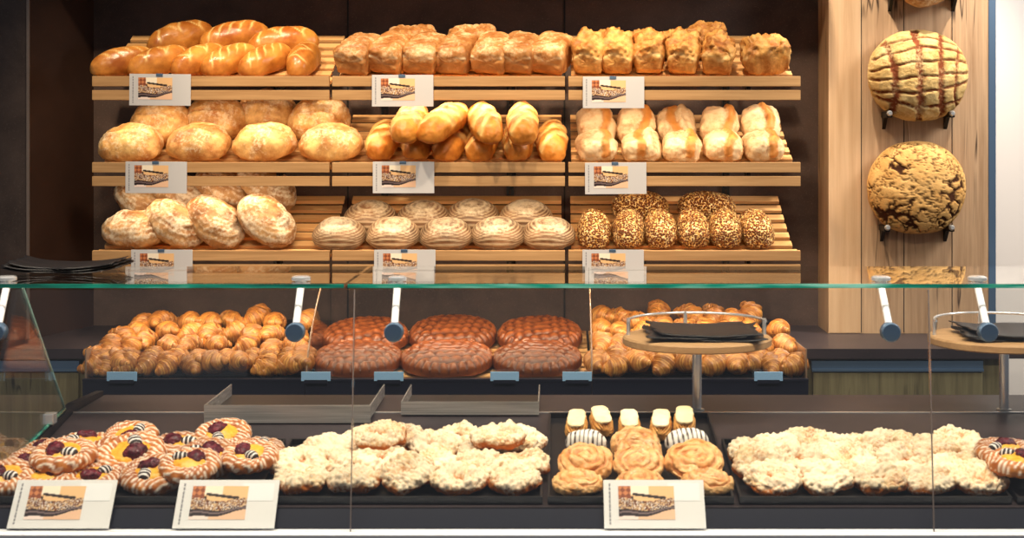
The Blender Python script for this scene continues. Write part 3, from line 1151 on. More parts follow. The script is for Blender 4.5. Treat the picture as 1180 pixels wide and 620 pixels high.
# --- top right: rough tin loaves
g = 'rough tin loaves on the top right shelf'
lay_row(f, 'rough_tin_loaf', g_rough_tin, 5, 'rough_tin', [(679, 64, -8), (712, 64, -6), (749, 64, -6), (788, 66, -10), (828, 66, -6), (882, 70, -86)],
        5.12, 5.40, TILT, 'rough_tin_loaf', 'craggy golden tin loaf', 'front row of the', 'top right shelf', 'bread', g, deck_only=True, front=FR)
lay_row(f, 'rough_tin_loaf', g_rough_tin, 5, 'rough_tin', [(702, 50, -70, 0, .76), (742, 50, -78, 0, .74), (773, 50, -60, 0, .7), (814, 46, -80, 0, .9)],
        5.32, 5.46, TILT, 'rough_tin_loaf', 'half hidden craggy tin loaf', 'back row of the', 'top right shelf', 'bread', g, deck_only=True)
# --- middle left: round loaves
f = FL['middle']
g = 'round floury loaves on the middle left shelf'
lay_row(f, 'round_loaf', g_round, 5, 'round', [(151, 168, 90), (229, 167, 80), (305, 168, 95), (382, 170, 86)],
        5.14, 5.40, TILT, 'round_loaf', 'floury golden round loaf', 'front row of the', 'middle left shelf', 'bread', g, deck_only=True, front=FR)
lay_row(f, 'round_loaf', g_round, 5, 'round', [(186, 142, 84, 20), (248, 138, 92, 22), (307, 136, 80, 20), (368, 138, 90, 24)],
        5.26, 5.50, TILT, 'round_loaf', 'tilted floury round loaf', 'back row of the', 'middle left shelf', 'bread', g, pct=90)
# --- middle centre: long loaves
g = 'long golden loaves on the middle centre shelf'
lay_row(f, 'long_loaf', g_long, 4, 'long', [(442, 163, -6), (483, 168, -4), (521, 164, -14), (556.5, 168, -8), (597, 168, 0), (636, 163, 0)],
        5.12, 5.45, TILT, 'long_loaf', 'long golden loaf', 'bottom row of the', 'middle centre shelf', 'bread', g, deck_only=True, front=FR)
lay_row(f, 'long_loaf', g_long, 4, 'long', [(472, 141, -10), (510, 142, -28), (559, 141, 14), (602, 142, 2)],
        5.14, 5.42, TILT, 'long_loaf', 'long golden loaf', 'top row of the', 'middle centre shelf', 'bread', g, pct=92)
# --- middle right: folded rolls
g = 'folded floury rolls on the middle right shelf'
lay_row(f, 'folded_roll', g_roll, 5, 'roll', [(687.5, 174, 8), (739, 174, -6), (786, 174, 4), (833, 174, 0), (879, 174, 6)],
        5.14, 5.40, TILT, 'folded_roll', 'pale floury folded roll', 'front row of the', 'middle right shelf', 'bread roll', g, deck_only=True, front=FR)
lay_row(f, 'folded_roll', g_roll, 5, 'roll', [(687, 145, 4, 30), (733, 144, 0, 28), (779.5, 146, 6, 28), (829, 147, -4, 28), (876, 143, 4, 34)],
        5.24, 5.48, TILT, 'folded_roll', 'leaning pale folded roll', 'back row of the', 'middle right shelf', 'bread roll', g, pct=92)
# --- bottom left: country loaves
f = FL['bottom']
g = 'floury country loaves on the bottom left shelf'
lay_row(f, 'country_loaf', g_country, 5, 'country', [(166, 239, 70, 30), (212, 230, 86, 24), (260, 230, 90, 30), (307, 233, 84, 34)],
        5.36, 5.50, TILT, 'country_loaf', 'floury oval country loaf', 'back row of the', 'bottom left shelf', 'bread', g, pct=90, own_axis=True)
lay_row(f, 'country_loaf', g_country, 5, 'country', [(156, 271, 84, 0), (202, 261, 62, 24), (248, 260, 50, 28), (307, 262, 56, 30)],
        5.14, 5.24, TILT, 'country_loaf', 'floury oval country loaf', 'front row of the', 'bottom left shelf', 'bread', g, pct=70, front=FR, own_axis=True)
# --- bottom centre: ridged loaves
g = 'ridged floury loaves on the bottom centre shelf'
lay_row(f, 'ridged_loaf', g_ridged, 4, 'ridged', [(391, 274, 90), (453, 273, 88), (514, 272, 92), (573.5, 273, 90), (632, 273, 86)],
        5.14, 5.36, TILT, 'ridged_loaf', 'oval loaf with floury ridges', 'front row of the', 'bottom centre shelf', 'bread', g, deck_only=True, front=FR)
lay_row(f, 'ridged_loaf', g_ridged, 4, 'ridged', [(427, 254, 90), (488, 252.5, 92), (545, 252.5, 88), (606, 253, 90)],
        5.28, 5.50, TILT, 'ridged_loaf', 'oval loaf with floury ridges', 'back row of the', 'bottom centre shelf', 'bread', g, pct=92)
# --- bottom right: seeded loaves
g = 'seeded loaves on the bottom right shelf'
lay_row(f, 'seeded_loaf', g_seeded, 4, 'seeded', [(685, 271, 0), (724, 270, -4), (761, 270, 0), (799, 270, 3), (836, 270, 0), (872, 270, 4)],
        5.12, 5.36, TILT, 'seeded_loaf', 'seed-crusted loaf end-on', 'front row of the', 'bottom right shelf', 'bread', g, deck_only=True, front=FR)
lay_row(f, 'seeded_loaf', g_seeded, 4, 'seeded', [(738, 251, 90, 0), (814, 251, 88, 0)],
        5.38, 5.54, TILT, 'seeded_loaf', 'sideways seed-crusted loaf', 'back row of the', 'bottom right shelf', 'bread', g, pct=80)

# ================================================================== HANGING ROUND BREADS ON THE PILLAR
def hanging(name, body, mat, px, py, label):
    me = body.mesh(name, mat)
    o = bpy.data.objects.new(name, me)
    c = P(px, py, PYF - 0.08)
    # the crust side faces the room: local Z turned to -Y
    o.matrix_world = Matrix.Translation((c.x, PYF - 0.006, c.z)) @ Matrix.Rotation(math.radians(90 - 2), 4, 'X')
    link(o)
    tag(o, label, 'bread', 'round breads hung on the oak pillar')
    r = body.dim[0] / 2
    for sx, sd in ((-1, 'left'), (1, 'right')):
        a = math.radians(-51)
        bx, bz = c.x + sx * (math.cos(a) * r + 0.008), c.z + math.sin(a) * r - 0.012
        root = empty('bread_hook', (bx, PYF, bz))
        tag(root, 'black iron hook under the %s side of the %s' % (sd, {'hatched_bread': 'cross-hatched round bread', 'cracked_bread': 'cracked round bread', 'crusty_bread': 'bread cut off at the top edge'}[name]), 'hook', 'iron bread hooks on the pillar')
        b = MB(); b.box((bx - 0.010, PYF - 0.095, bz - 0.010), (bx + 0.010, PYF, bz + 0.010), 0.003); b.prism([(PYF - 0.04, bz - 0.010), (PYF, bz - 0.050), (PYF, bz - 0.010)], bx - 0.006, bx + 0.006, 0)
        b.build('hook_arm', M['iron'], root)
        b = MB(); b.lathe([(0.004, 0.0), (0.010, 0.004), (0.010, 0.010), (0.006, 0.016)], (bx, PYF - 0.088, bz + 0.004), 'Y', 16)
        b.build('hook_tip', M['steel'], root, True)
    return o
bh = g_hatched()
hanging('hatched_bread', bh, 'hatched', 1060, 87, 'big round floury bread with cross-hatched brown cuts hung on the oak pillar')
bc = g_cracked()
hanging('cracked_bread', bc, 'cracked', 1058.5, 217, 'big round bread with a dark cracked crust hung low on the oak pillar')
br = g_round(9); br.V *= 1.62; br.dim = (0.325, 0.30, 0.17); 
hanging('crusty_bread', br, 'round', 1068, -52, 'round bread on the pillar with only its underside in the picture')

# ================================================================== BACK COUNTER
YW = 5.0                                                    # front edge of the back worktop
ZT = 0.942
BX0, BX1 = -1.485, 0.795                                    # recess for the bins
for x0, x1, sd in ((-3.1, BX0, 'left'), (BX1, 1.62, 'right')):
    b = MB()
    if sd == 'left':
        b.prism([(x0, YW), (x1, YW), (x1, YB - 0.002), (-1.672, YB - 0.002), (-1.778, 5.219), (x0, 5.219)], ZT - 0.032, ZT, 2)
    else:
        b.prism([(x0, YW), (x1 - 0.01, YW), (x1 - 0.01, PYF - 0.006), (PX0 - 0.003, PYF - 0.006), (PX0 - 0.003, YB - 0.002), (x0, YB - 0.002)], ZT - 0.032, ZT, 2)
    o = b.build('back_worktop', M['worktop'])
    tag(o, 'dark stone-look worktop on the back cabinets, %s of the pastry bins' % sd, 'worktop', 'dark back worktops')

def cabinet(x0, x1, dx, label, doors):
    root = empty('base_cabinet', ((x0 + x1) / 2, YW, 0))
    tag(root, label, 'cabinet', 'oak base cabinets of the back counter')
    b = MB(); b.box((x0, YW + 0.03, 0.08), (x1, YB - 0.02, ZT - 0.034))
    b.build('body', M['cab_oak'], root)
    b = MB(); b.box((dx[0], YW + 0.010, ZT - 0.068), (dx[1], YW + 0.03, ZT - 0.040)); b.box((dx[0], YW + 0.002, ZT - 0.074), (dx[1], YW + 0.03, ZT - 0.066))
    b.build('grip_rail', M['blue_alu'], root)
    for a, c in doors:
        b = MB(); b.box((a + 0.002, YW + 0.008, 0.12), (c - 0.002, YW + 0.03, ZT - 0.078), 0.001)
        b.build('drawer_front', M['cab_oak'], root)
    b = MB(); b.box((x0, YW + 0.06, 0.0), (x1, YB - 0.02, 0.08)); b.build('plinth', M['navy'], root)
XR = [XW(935, YW), XW(1050, YW), XW(1134, YW), XW(1160, YW)]
cabinet(BX1 + 0.012, XR[3], (XW(936, YW), XR[2]), 'grey-green oak base cabinet under the right worktop beside the oak pillar', [(XW(937, YW), XR[2])])
XLc = [-3.0, XW(90, YW), XW(97.5, YW)]
cabinet(-3.0, BX0 - 0.012, (-3.0, XLc[1]), 'grey-green oak base cabinet under the left worktop', [(-3.0, XLc[1])])

# ---- pastry bins set in the back counter
YF0, YF1 = 4.87, 5.50
ZF = 0.866
def bin_deck(slope):
    return lambda Y: ZF - 0.012 + slope * (Y - YF0)
BINS = [('left', BX0, XW(353, 4.87), 0.20), ('centre', XW(353, 4.87), XW(682, 4.87), 0.135), ('right', XW(682, 4.87), BX1, 0.20)]
for nm, x0, x1, sl in BINS:
    dk = bin_deck(sl)
    root = empty('pastry_bin', ((x0 + x1) / 2, YF0, ZF - 0.1))
    tag(root, {'left': 'open pastry bin full of croissants, left of the brown breads', 'centre': 'open bin with pale slats holding the six brown woven breads',
               'right': 'open pastry bin full of croissants, right of the brown breads'}[nm], 'display bin', 'pastry bins in the back counter')
    b = MB(); b.box((x0 + 0.001, YF0 - 0.022, ZF - 0.16), (x1 - 0.001, YF0 - 0.003, ZF)); b.box((x0 + 0.001, YF0 - 0.026, ZF - 0.004), (x1 - 0.001, YF0 - 0.003, ZF + 0.003))
    b.build('front_fascia', M['navy'], root)
    b = MB(); b.prism([(YF0, dk(YF0) - 0.028), (YF0, dk(YF0) - 0.014), (YF1, dk(YF1) - 0.014), (YF1, dk(YF1) - 0.028)], x0 + 0.004, x1 - 0.004, 0)
    b.build('base', M['black'], root)
    b = MB()
    n = 11
    ang = math.atan(sl)
    for i in range(n):
        yc = YF0 + 0.03 + (YF1 - YF0 - 0.06) * i / (n - 1)
        b.box((x0 + 0.006, -0.018, -0.012), (x1 - 0.006, 0.018, 0.0), 0.002, Matrix.Rotation(ang, 3, 'X'), (0, yc, dk(yc)))
    b.build('slat_deck', M['oak_slat'] if nm == 'centre' else M['black'], root)
    b = MB(); b.box((x0 + 0.002, YF0 - 0.003, ZF + 0.003), (x1 - 0.002, YF0 + 0.001, 0.958))
    b.build('front_glass', M['glass_low'], root)
    if nm == 'left':
        b = MB(); b.prism([(YF0 + 0.003, ZF - 0.02), (YF1 - 0.003, ZF + 0.02), (YF1 - 0.003, ZT + 0.004), (YF0 + 0.003, ZT + 0.016)], x0 + 0.001, x0 + 0.005, 0); b.build('side_panel', M['glass_edge_brown'], root)
    if nm == 'right':
        b = MB(); b.prism([(YF0 + 0.003, ZF - 0.02), (YF1 - 0.003, ZF + 0.02), (YF1 - 0.003, ZT + 0.004), (YF0 + 0.003, ZT + 0.016)], x1 - 0.005, x1 - 0.001, 0); b.build('side_panel', M['glass_edge_brown'], root)
    if nm == 'centre':
        for xs, lab in ((x0, 'left'), (x1, 'right')):
            prof = [(YF0 + 0.004, ZF)]
            for t in np.linspace(0, 1, 9):
                prof.append((YF0 + 0.004 + 0.30 * t ** 1.6, ZF + 0.02 + 0.24 * t))
            arc = prof[:]
            outline = prof + [(YF1 - 0.003, 1.128), (YF1 - 0.003, ZF + 0.06)]
            b = MB(); b.prism(outline, xs - 0.002, xs + 0.002, 0); b.build('divider_glass', M['glass'], root)
            b = MB(); b.tube([(xs, y, z) for y, z in arc], 0.0026, 8); b.build('divider_edge', M['glass_edge_brown'], root)
# pale blue label plates on the bin edge
for i, (a, c, ds) in enumerate([(123, 158, 'at the left end of the left croissant bin'), (347, 381, 'below the divider left of the brown breads'), (431, 465, 'below the gap between the left and middle brown breads'),
                            (565, 598, 'below the gap between the middle and right brown breads'), (648, 682, 'below the divider right of the brown breads'), (869, 902, 'at the right end of the right croissant bin')]):
    x0, x1 = XW(a, 4.845), XW(c, 4.845)
    root = empty('label_plate', ((x0 + x1) / 2, 4.845, ZF))
    tag(root, 'blank pale blue plate %s' % ds, 'label plate', 'pale blue label plates')
    b = MB(); b.box((x0, 4.843, ZF - 0.003), (x1, 4.847, ZF + 0.026), 0.0012); b.build('plate', M['tag'], root)
    b = MB(); b.box((x0 + 0.01, 4.841, ZF - 0.014), (x1 - 0.01, 4.845, ZF + 0.001)); b.box((x0 + 0.01, 4.841, ZF - 0.014), (x1 - 0.01, 4.8479, ZF - 0.010)); b.build('holder', M['navy'], root)

# ---- croissants
C = Zm(90, 340, 4.214)
def conv(fn, lst): return [fn(x, y) for x, y in lst]
def croissant_rows(field, rows, place, group, seed):
    rg = random.Random(seed)
    names = ['front row', 'second row up', 'third row up', 'fourth row up', 'back row']
    for r, row in enumerate(rows):
        items = []
        for (px, py) in sorted(row):
            yaw = 90 + rg.choice((-40, -25, -10, 0, 10, 25, 40)) + rg.uniform(-10, 10) + rg.choice((0, 180))
            # mostly with the belly or a rolled end to the room
            items.append((px, py, yaw - 90, rg.uniform(0, 22), rg.uniform(0.95, 1.08)))
        lay_row(field, 'croissant', g_croissant, 6, 'croissant', items, 4.90 + 0.02 * r, 5.47, 11, 'croissant', 'golden croissant',
                names[r], 'in the %s bin' % place, 'croissant', group, scale=1.10, pct=93, front=YF0 + 0.006, deck_only=True, own_axis=True)
fl = Field(-1.56, 0.88, 4.84, 5.58, bin_deck(0.20))
left_rows = [
    conv(C, [(80, 392), (135, 395), (205, 360), (340, 390), (430, 385), (540, 385), (655, 385), (780, 385), (910, 385), (1035, 385), (1085, 380)]),
    conv(C, [(100, 318), (165, 300), (240, 330), (350, 315), (475, 305), (595, 310), (718, 315), (840, 315), (930, 330), (1010, 320), (1100, 300)]),
    conv(C, [(160, 255), (250, 255), (330, 225), (445, 245), (560, 245), (680, 240), (810, 245), (945, 265), (1060, 245)]),
    conv(C, [(215, 205), (300, 180), (435, 180), (540, 190), (650, 190), (750, 185), (850, 195), (955, 195), (1060, 205)]),
    conv(C, [(325, 140), (420, 130), (545, 130), (640, 135), (750, 125), (858, 110), (955, 130), (1110, 125)])]
croissant_rows(fl, left_rows, 'left', 'croissants in the left bin', 3)
C2 = Zm(670, 340, 4.214)
right_rows = [
    conv(C2, [(85, 385), (170, 390), (270, 385), (400, 380), (515, 385), (640, 380), (770, 385), (905, 370), (1030, 380)]),
    conv(C2, [(90, 320), (175, 305), (265, 315), (370, 310), (495, 310), (620, 310), (730, 320), (850, 315), (965, 315)]),
    conv(C2, [(100, 235), (185, 245), (280, 250), (390, 245), (510, 245), (640, 245), (760, 250), (880, 255), (990, 245)]),
    conv(C2, [(95, 160), (180, 180), (300, 170), (400, 165), (500, 170), (600, 165), (700, 170), (810, 170), (955, 165)]),
    conv(C2, [(110, 105), (185, 115), (270, 130), (375, 80), (520, 95), (640, 105), (730, 120), (820, 95)])]
croissant_rows(fl, right_rows, 'right', 'croissants in the right bin', 8)

# ---- six woven brown breads
fw = Field(-1.0, 0.4, 4.84, 5.72, bin_deck(0.135))
g = 'brown woven breads in the centre bin'
lay_row(fw, 'woven_bread', g_woven, 3, 'woven', [(422, 387, 10, 4, .97), (522, 386, -8, 4, 1.0), (622, 386, 15, 4, .97)], 5.27, 5.34, 8, 'woven_bread', 'flat brown woven bread', 'back row', 'in the centre bin', 'bread', g)
lay_row(fw, 'woven_bread', g_woven, 3, 'woven', [(412, 420, -12, 0, .97), (515, 420, 6, 0, 1.0), (619, 420, -5, 0, .97)], 5.02, 5.10, 8, 'woven_bread', 'flat brown woven bread', 'front row', 'in the centre bin', 'bread', g, pct=85, front=YF0 + 0.006)

# ================================================================== FRONT DISPLAY COUNTER
CXL, CXR = -1.165, 1.65
Y0, Y1, Y2 = 3.10, 3.67, 3.92
def plane(Y): return 0.893 + 0.150 * (Y - Y0)
SL = math.atan(0.150)
ZWT = plane(Y1)
root = empty('display_counter', ((CXL + CXR) / 2, 3.5, 0))
tag(root, 'long dark pastry counter with a sloping display deck in front', 'counter')
b = MB(); b.prism([(3.06, 0.0), (3.90, 0.0), (3.90, ZWT - 0.03), (Y1, ZWT - 0.03), (Y0, plane(Y0) - 0.025), (3.075, 0.842), (3.06, 0.842)], CXL, CXR, 0); b.build('body', M['navy'], root)
b = MB(); b.prism([(Y0, plane(Y0) - 0.020), (Y0, plane(Y0)), (Y1 - 0.004, plane(Y1)), (Y1 - 0.004, plane(Y1) - 0.020)], CXL + 0.02, CXR, 0); b.build('sloping_deck', M['worktop'], root)
b = MB(); b.box((CXL + 0.02, Y1 + 0.004, ZWT - 0.028), (CXR, Y2, ZWT), 0.002); b.build('rear_worktop', M['worktop'], root)
b = MB(); b.box((CXL + 0.02, Y1 - 0.004, ZWT - 0.02), (CXR, Y1 + 0.004, ZWT + 0.0022)); b.build('chrome_strip', M['chrome'], root)
b = MB(); b.prism([(3.072, 0.858), (3.098, plane(Y0) - 0.002), (3.10, plane(Y0) - 0.02), (3.078, 0.846)], CXL + 0.02, CXR, 0); b.build('front_panel', M['navy'], root)
b = MB(); b.box((CXL, 3.028, 0.846), (CXR, 3.072, 0.857), 0.002); b.build('white_ledge', M['white_alu'], root)
b = MB(); b.box((CXL, 3.030, 0.05), (CXR, 3.058, 0.843)); b.build('front_cladding', M['navy'], root)
b = MB(); b.prism([(3.06, 0.842), (3.06, 0.915), (Y1 + 0.02, plane(Y1) + 0.020), (Y2, ZWT + 0.010), (Y2, ZWT - 0.03), (Y1, ZWT - 0.03)], CXL, CXL + 0.018, 0); b.build('side_cheek', M['black'], root)

# ---- glass guard: top sheet, three front panes, end pane, rods
ZG = 1.322
GF = lambda z: 3.045 + (z - 0.858) * 0.54                    # front glass plane
root = empty('glass_guard', (0.2, 3.3, 0.86))
tag(root, 'clear glass guard with a green-edged top sheet over the front counter', 'glass guard')
XJ = XW(399, 3.3)
for x0, x1 in ((-1.42, XJ - 0.004), (XJ + 0.004, 1.70)):
    b = MB(); b.box((x0, 3.295, ZG - 0.008), (x1, 3.72, ZG)); t = b.build('top_glass', M['glass'], root)
    b = MB(); b.box((x0, 3.2915, ZG - 0.0085), (x1, 3.295, ZG + 0.0002)); e = b.build('green_edge', M['glass_edge'], root); e.parent = t
XP = [-1.16, XW(402, 3.2), XW(1082, 3.2), 1.66]
zt = ZG - 0.012
for i in range(3):
    x0, x1 = XP[i] + 0.002, XP[i + 1] - 0.002
    def slab(xa0, xa1, xb0, xb1):
        # bottom edge xa0..xa1, top edge xb0..xb1
        m = MB()
        vs = [m.bm.verts.new((x, GF(z) + dy, z)) for z, xs in ((0.858, (xa0, xa1)), (zt, (xb0, xb1))) for dy in (0, 0.006) for x in xs]
        for q in ((0, 1, 3, 2), (4, 6, 7, 5), (0, 4, 5, 1), (2, 3, 7, 6), (0, 2, 6, 4), (1, 5, 7, 3)):
            m.bm.faces.new([vs[k] for k in q])
        return m
    fb = [1, 0.945, 0.94, 1]                                # the joints splay a little
    slab(XP[i] * fb[i] + 0.002, XP[i + 1] * fb[i + 1] - 0.002, x0, x1).build('front_pane', M['glass'], root)
    if i:
        slab(XP[i] * fb[i] - 0.0009, XP[i] * fb[i] + 0.0009, XP[i] - 0.0009, XP[i] + 0.0009).build('pane_joint', M['joint'], root)
b = MB(); xe = -1.150
out = [(GF(0.93) + 0.012, 0.926), (GF(zt) + 0.012, zt), (3.335, zt), (3.60, 1.02), (3.62, 0.9965)]
b.prism(out, xe - 0.003, xe + 0.003, 0); b.build('end_pane', M['glass'], root)
b = MB(); b.tube([(xe, 3.335, zt), (xe, 3.60, 1.02), (xe, 3.62, 0.9965)], 0.0032, 8); b.build('end_pane_edge', M['glass_edge_dim'], root)
b = MB(); b.tube([(xe, 3.62, 0.9965), (xe, 3.08, 0.9245)], 0.0036, 8); b.build('end_pane_foot', M['glass_edge'], root)
b = MB(); b.box((xe - 0.012, 3.50, 0.982), (xe + 0.012, 3.53, 1.006), 0.002); b.build('end_clamp', M['chrome'], root)
for pxt, pxb in ((8, -2), (347, 341), (458, 454.5), (1015, 1025), (1126, 1137)):
    ztop = ZG
    a = Vector((XW(pxt, 3.36), 3.36, ztop - 0.008)); zb = ZW(380, 3.26)
    c = Vector((XW(pxb, 3.262), GF(zb) + 0.012, zb))
    b = MB(); b.tube([a, c], 0.0078, 14); rod = b.build('support_rod', M['white_alu'], root, True)  # polished steel rod, its white reflection put into the colour
    b = MB(); b.lathe([(0.010, -0.016), (0.013, -0.008), (0.013, 0.0), (0.021, 0.0015), (0.021, 0.008), (0.016, 0.011)], (a.x, a.y, ztop), 'Z', 24)
    k = b.build('fitting', M['chrome'], root, True); k.parent = rod
    b = MB(); b.lathe([(0.014, -0.020), (0.020, -0.016), (0.0205, 0.006), (0.018, 0.010)], (c.x, c.y - 0.006, c.z - 0.004), 'Y', 28)
    k = b.build('knob', M['blue_alu'], root, True); k.parent = rod

# ---- picture cards leaning at the front of the counter
for (pc, lab) in ((67, 'left corner'), (257.5, 'right end of the fruit pastry tray'), (755, 'middle tray of rolls and eclairs')):
    Yb = 3.062
    lean = math.radians(51)
    base = Vector((XW(pc, Yb), Yb, 0.8585))
    upv = Vector((0, math.cos(lean), math.sin(lean)))
    cen = base + upv * (0.106 / 2)
    R = Matrix.Rotation(-(PI / 2 - lean), 4, 'X')
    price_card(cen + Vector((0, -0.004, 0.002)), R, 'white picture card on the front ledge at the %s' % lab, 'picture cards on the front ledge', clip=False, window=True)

# ---- baking trays
def baking_tray(x0, x1, y0, y1, label):
    root = empty('baking_tray', ((x0 + x1) / 2, y0, plane(y0)))
    tag(root, label, 'tray', 'black baking trays on the front counter')
    m = Matrix.Translation((0, y0, plane(y0) + 0.001)) @ Matrix.Rotation(SL, 4, 'X')
    L = (y1 - y0) / math.cos(SL)
    def put(lo, hi, bm_):
        bm_.box(lo, hi, 0.001, m.to_3x3(), m.to_translation())
    b = MB(); put((x0 + 0.004, 0.004, 0.0), (x1 - 0.004, L - 0.004, 0.003), b); b.build('tray_floor', M['tray'], root)
    b = MB()
    for lo, hi in (((x0, 0, 0.0005), (x1, 0.005, 0.016)), ((x0, L - 0.005, 0.0005), (x1, L, 0.016)), ((x0, 0.005, 0.0005), (x0 + 0.005, L - 0.005, 0.016)), ((x1 - 0.005, 0.005, 0.0005), (x1, L - 0.005, 0.016))):
        put(lo, hi, b)
    b.build('tray_rim', M['tray'], root)
T0 = 3.112
def TX(px): return XW(px, T0)
baking_tray(CXL + 0.028, TX(296), T0, 3.45, 'black baking tray under the striped fruit pastries, leftmost on the counter')
baking_tray(TX(302), TX(625), T0, 3.45, 'wide black tray of sugared streusel rings, left of the middle tray')
baking_tray(TX(631), TX(846), T0, 3.625, 'deep black tray of eclairs, striped buns and rolled pastries')
baking_tray(TX(852), TX(1166), T0, 3.45, 'wide black tray of sugared streusel rings, right of the middle tray')
baking_tray(TX(1172), TX(1500), T0, 3.45, 'black tray of fruit pastries cut off at the right picture edge')

tray_deck = lambda Y: plane(Y) + 0.004
ft = Field(-1.5, 1.9, 3.02, 3.75, tray_deck)
FT = T0 + 0.008
# streusel rings
S1 = Zm(300, 480, 3.47)
rows = [(conv(S1, [(165, 308), (375, 312), (590, 312), (795, 312), (1015, 306)]), 'front row'),
        (conv(S1, [(150, 228), (285, 248), (485, 245), (690, 240), (875, 245), (1045, 238)]), 'middle row'),
        (conv(S1, [(270, 150), (400, 155), (480, 165), (565, 165), (690, 150), (790, 158), (885, 160), (950, 185), (1035, 145)]), 'back row')]
rg = random.Random(4)
def streusel(rows, place, group):
    for row, rn in rows:
        yl, yh = {'front row': (3.15, 3.225), 'middle row': (3.24, 3.31), 'back row': (3.34, 3.42)}[rn]
        lay_row(ft, 'streusel_ring', g_streusel, 6, 'streusel', [(px, py, rg.uniform(0, 360), rg.uniform(-4, 16), rg.uniform(0.98, 1.10)) for px, py in sorted(row)],
                yl, yh, math.degrees(SL), 'streusel_ring', 'sugared streusel ring', rn, place, 'pastry', group, pct=68, front=FT)
streusel(rows, 'on the left streusel tray', 'streusel rings on the left tray')
S2 = Zm(840, 480, 3.47)
rows2 = [(conv(S2, [(175, 308), (385, 312), (600, 312), (800, 312), (1000, 314)]), 'front row'),
         (conv(S2, [(130, 232), (280, 238), (480, 245), (690, 245), (890, 240), (1000, 250)]), 'middle row'),
         (conv(S2, [(90, 152), (200, 150), (310, 155), (420, 150), (540, 150), (640, 155), (800, 142), (920, 160)]), 'back row')]
streusel(rows2, 'on the right streusel tray', 'streusel rings on the right tray')

# fruit pastries
KID = {}
def danish_kids(o, i):
    if not KID:
        KID['custard'] = [g_blob(0.074, 0.072, 0.024, k, 0.004).mesh('custard', 'custard') for k in range(2)]
        KID['berry'] = [g_blob(0.044, 0.034, 0.022, k + 4, 0.003, 110, 0.004).mesh('berry_filling', 'berry') for k in range(2)]
        KID['biscuit'] = [g_biscuit().mesh('biscuit', 'biscuit')]
    a = i * 2.1 + 0.5
    for nm, key, loc, rz in (('custard_filling', 'custard', (0, 0, 0.010), a), ('berry_filling', 'berry', (0.014 * math.cos(a), 0.014 * math.sin(a), 0.019), a),
                             ('striped_biscuit', 'biscuit', (0.024 * math.cos(a + 2.0), 0.024 * math.sin(a + 2.0), 0.020), a + 1.0)):
        c = bpy.data.objects.new(nm, KID[key][i % len(KID[key])])
        c.location = loc; c.rotation_euler = (0, 0, rz)
        link(c, o)
g = 'fruit pastries with striped icing'
D1 = Zm(0, 470, 3.47)
def danish(row, rn, place, rg):
    yl, yh = {'front row': (3.15, 3.22), 'middle row': (3.24, 3.34), 'back row': (3.35, 3.46), 'stepped row': (3.15, 3.44)}[rn]
    lay_row(ft, 'fruit_pastry', g_danish, 4, 'danish', [(px, py, rg.uniform(0, 360), rg.uniform(-6, 16), s) for px, py, s in row], yl, yh, math.degrees(SL),
            'fruit_pastry', 'iced fruit pastry ring', rn, place, 'pastry', g, pct=72, front=FT, children=danish_kids)
rg = random.Random(12)
def dl(lst): return [(D1(x, y)[0], D1(x, y)[1], s) for x, y, s in lst]
danish(dl([(20, 345, 1.0), (180, 320, 0.95), (370, 335, 1.0), (610, 330, 1.05), (760, 345, 1.0)]), 'front row', 'on the leftmost tray', rg)
danish(dl([(130, 255, 0.9), (255, 250, 1.1), (520, 250, 1.2), (830, 258, 1.12), (1000, 258, 0.95)]), 'middle row', 'on the leftmost tray', rg)
danish(dl([(185, 185, 0.9), (340, 162, 1.08), (525, 165, 0.95), (720, 158, 1.12), (890, 168, 1.0), (1030, 180, 0.95)]), 'back row', 'on the leftmost tray', rg)
danish([(1158, 523, 1.0), (1173, 548, 1.0), (1182, 570, 1.0)], 'stepped row', 'on the rightmost tray', rg)

# middle tray: snails first, then striped buns, eclairs at the back
V3 = Zm(610, 460, 3.877)
def snails(row, rn, yl, yh):
    lay_row(ft, 'snail_pastry', g_snail, 4, 'snail', row, yl, yh, math.degrees(SL), 'rolled_pastry', 'golden rolled pastry', rn, 'on the middle tray', 'pastry', 'rolled pastries on the middle tray', deck_only=True, front=FT)
def vv(x, y, *e): return V3(x, y) + e
snails([vv(215, 432, 20, 2, .94), vv(490, 440, 80, 2, .94), vv(795, 432, 10, 2, .98)], 'front row', 3.15, 3.23)
snails([vv(250, 318, 120, 20, 1.04), vv(490, 352, 40, 20, .98), vv(735, 322, 200, 20, 1.12)], 'second row up', 3.26, 3.33)
snails([vv(485, 292, 160, 18, 0.94)], 'third row up', 3.32, 3.39)
snails([vv(475, 240, 0, 16, 1.0)], 'fourth row up', 3.38, 3.46)
lay_row(ft, 'striped_bun', g_bun, 2, 'bun', [vv(255, 222, 84, 0, 1.06), vv(703, 222, 96, 0, 1.14)], 3.40, 3.52, math.degrees(SL), 'striped_bun', 'white glazed bun with dark stripes', 'in front of the eclairs', 'on the middle tray', 'pastry', 'striped buns on the middle tray', pct=95)
CREAM = g_cream().mesh('cream_top', 'cream')
def ec_kids(o, i):
    c = bpy.data.objects.new('cream_top', CREAM); link(c, o); c['label'] = 'smooth pale cream topping'
lay_row(ft, 'eclair', lambda k: g_eclair(), 1, 'eclair', [vv(210, 135, -4, 6), vv(322, 138, 8, 6), vv(447, 142, 0, 6), vv(587, 142, -6, 6), vv(692, 132, -4, 6)], 3.50, 3.575, math.degrees(SL),
        'eclair', 'cream-topped eclair', 'back row', 'on the middle tray', 'eclair', 'eclairs on the middle tray', pct=97, children=ec_kids)

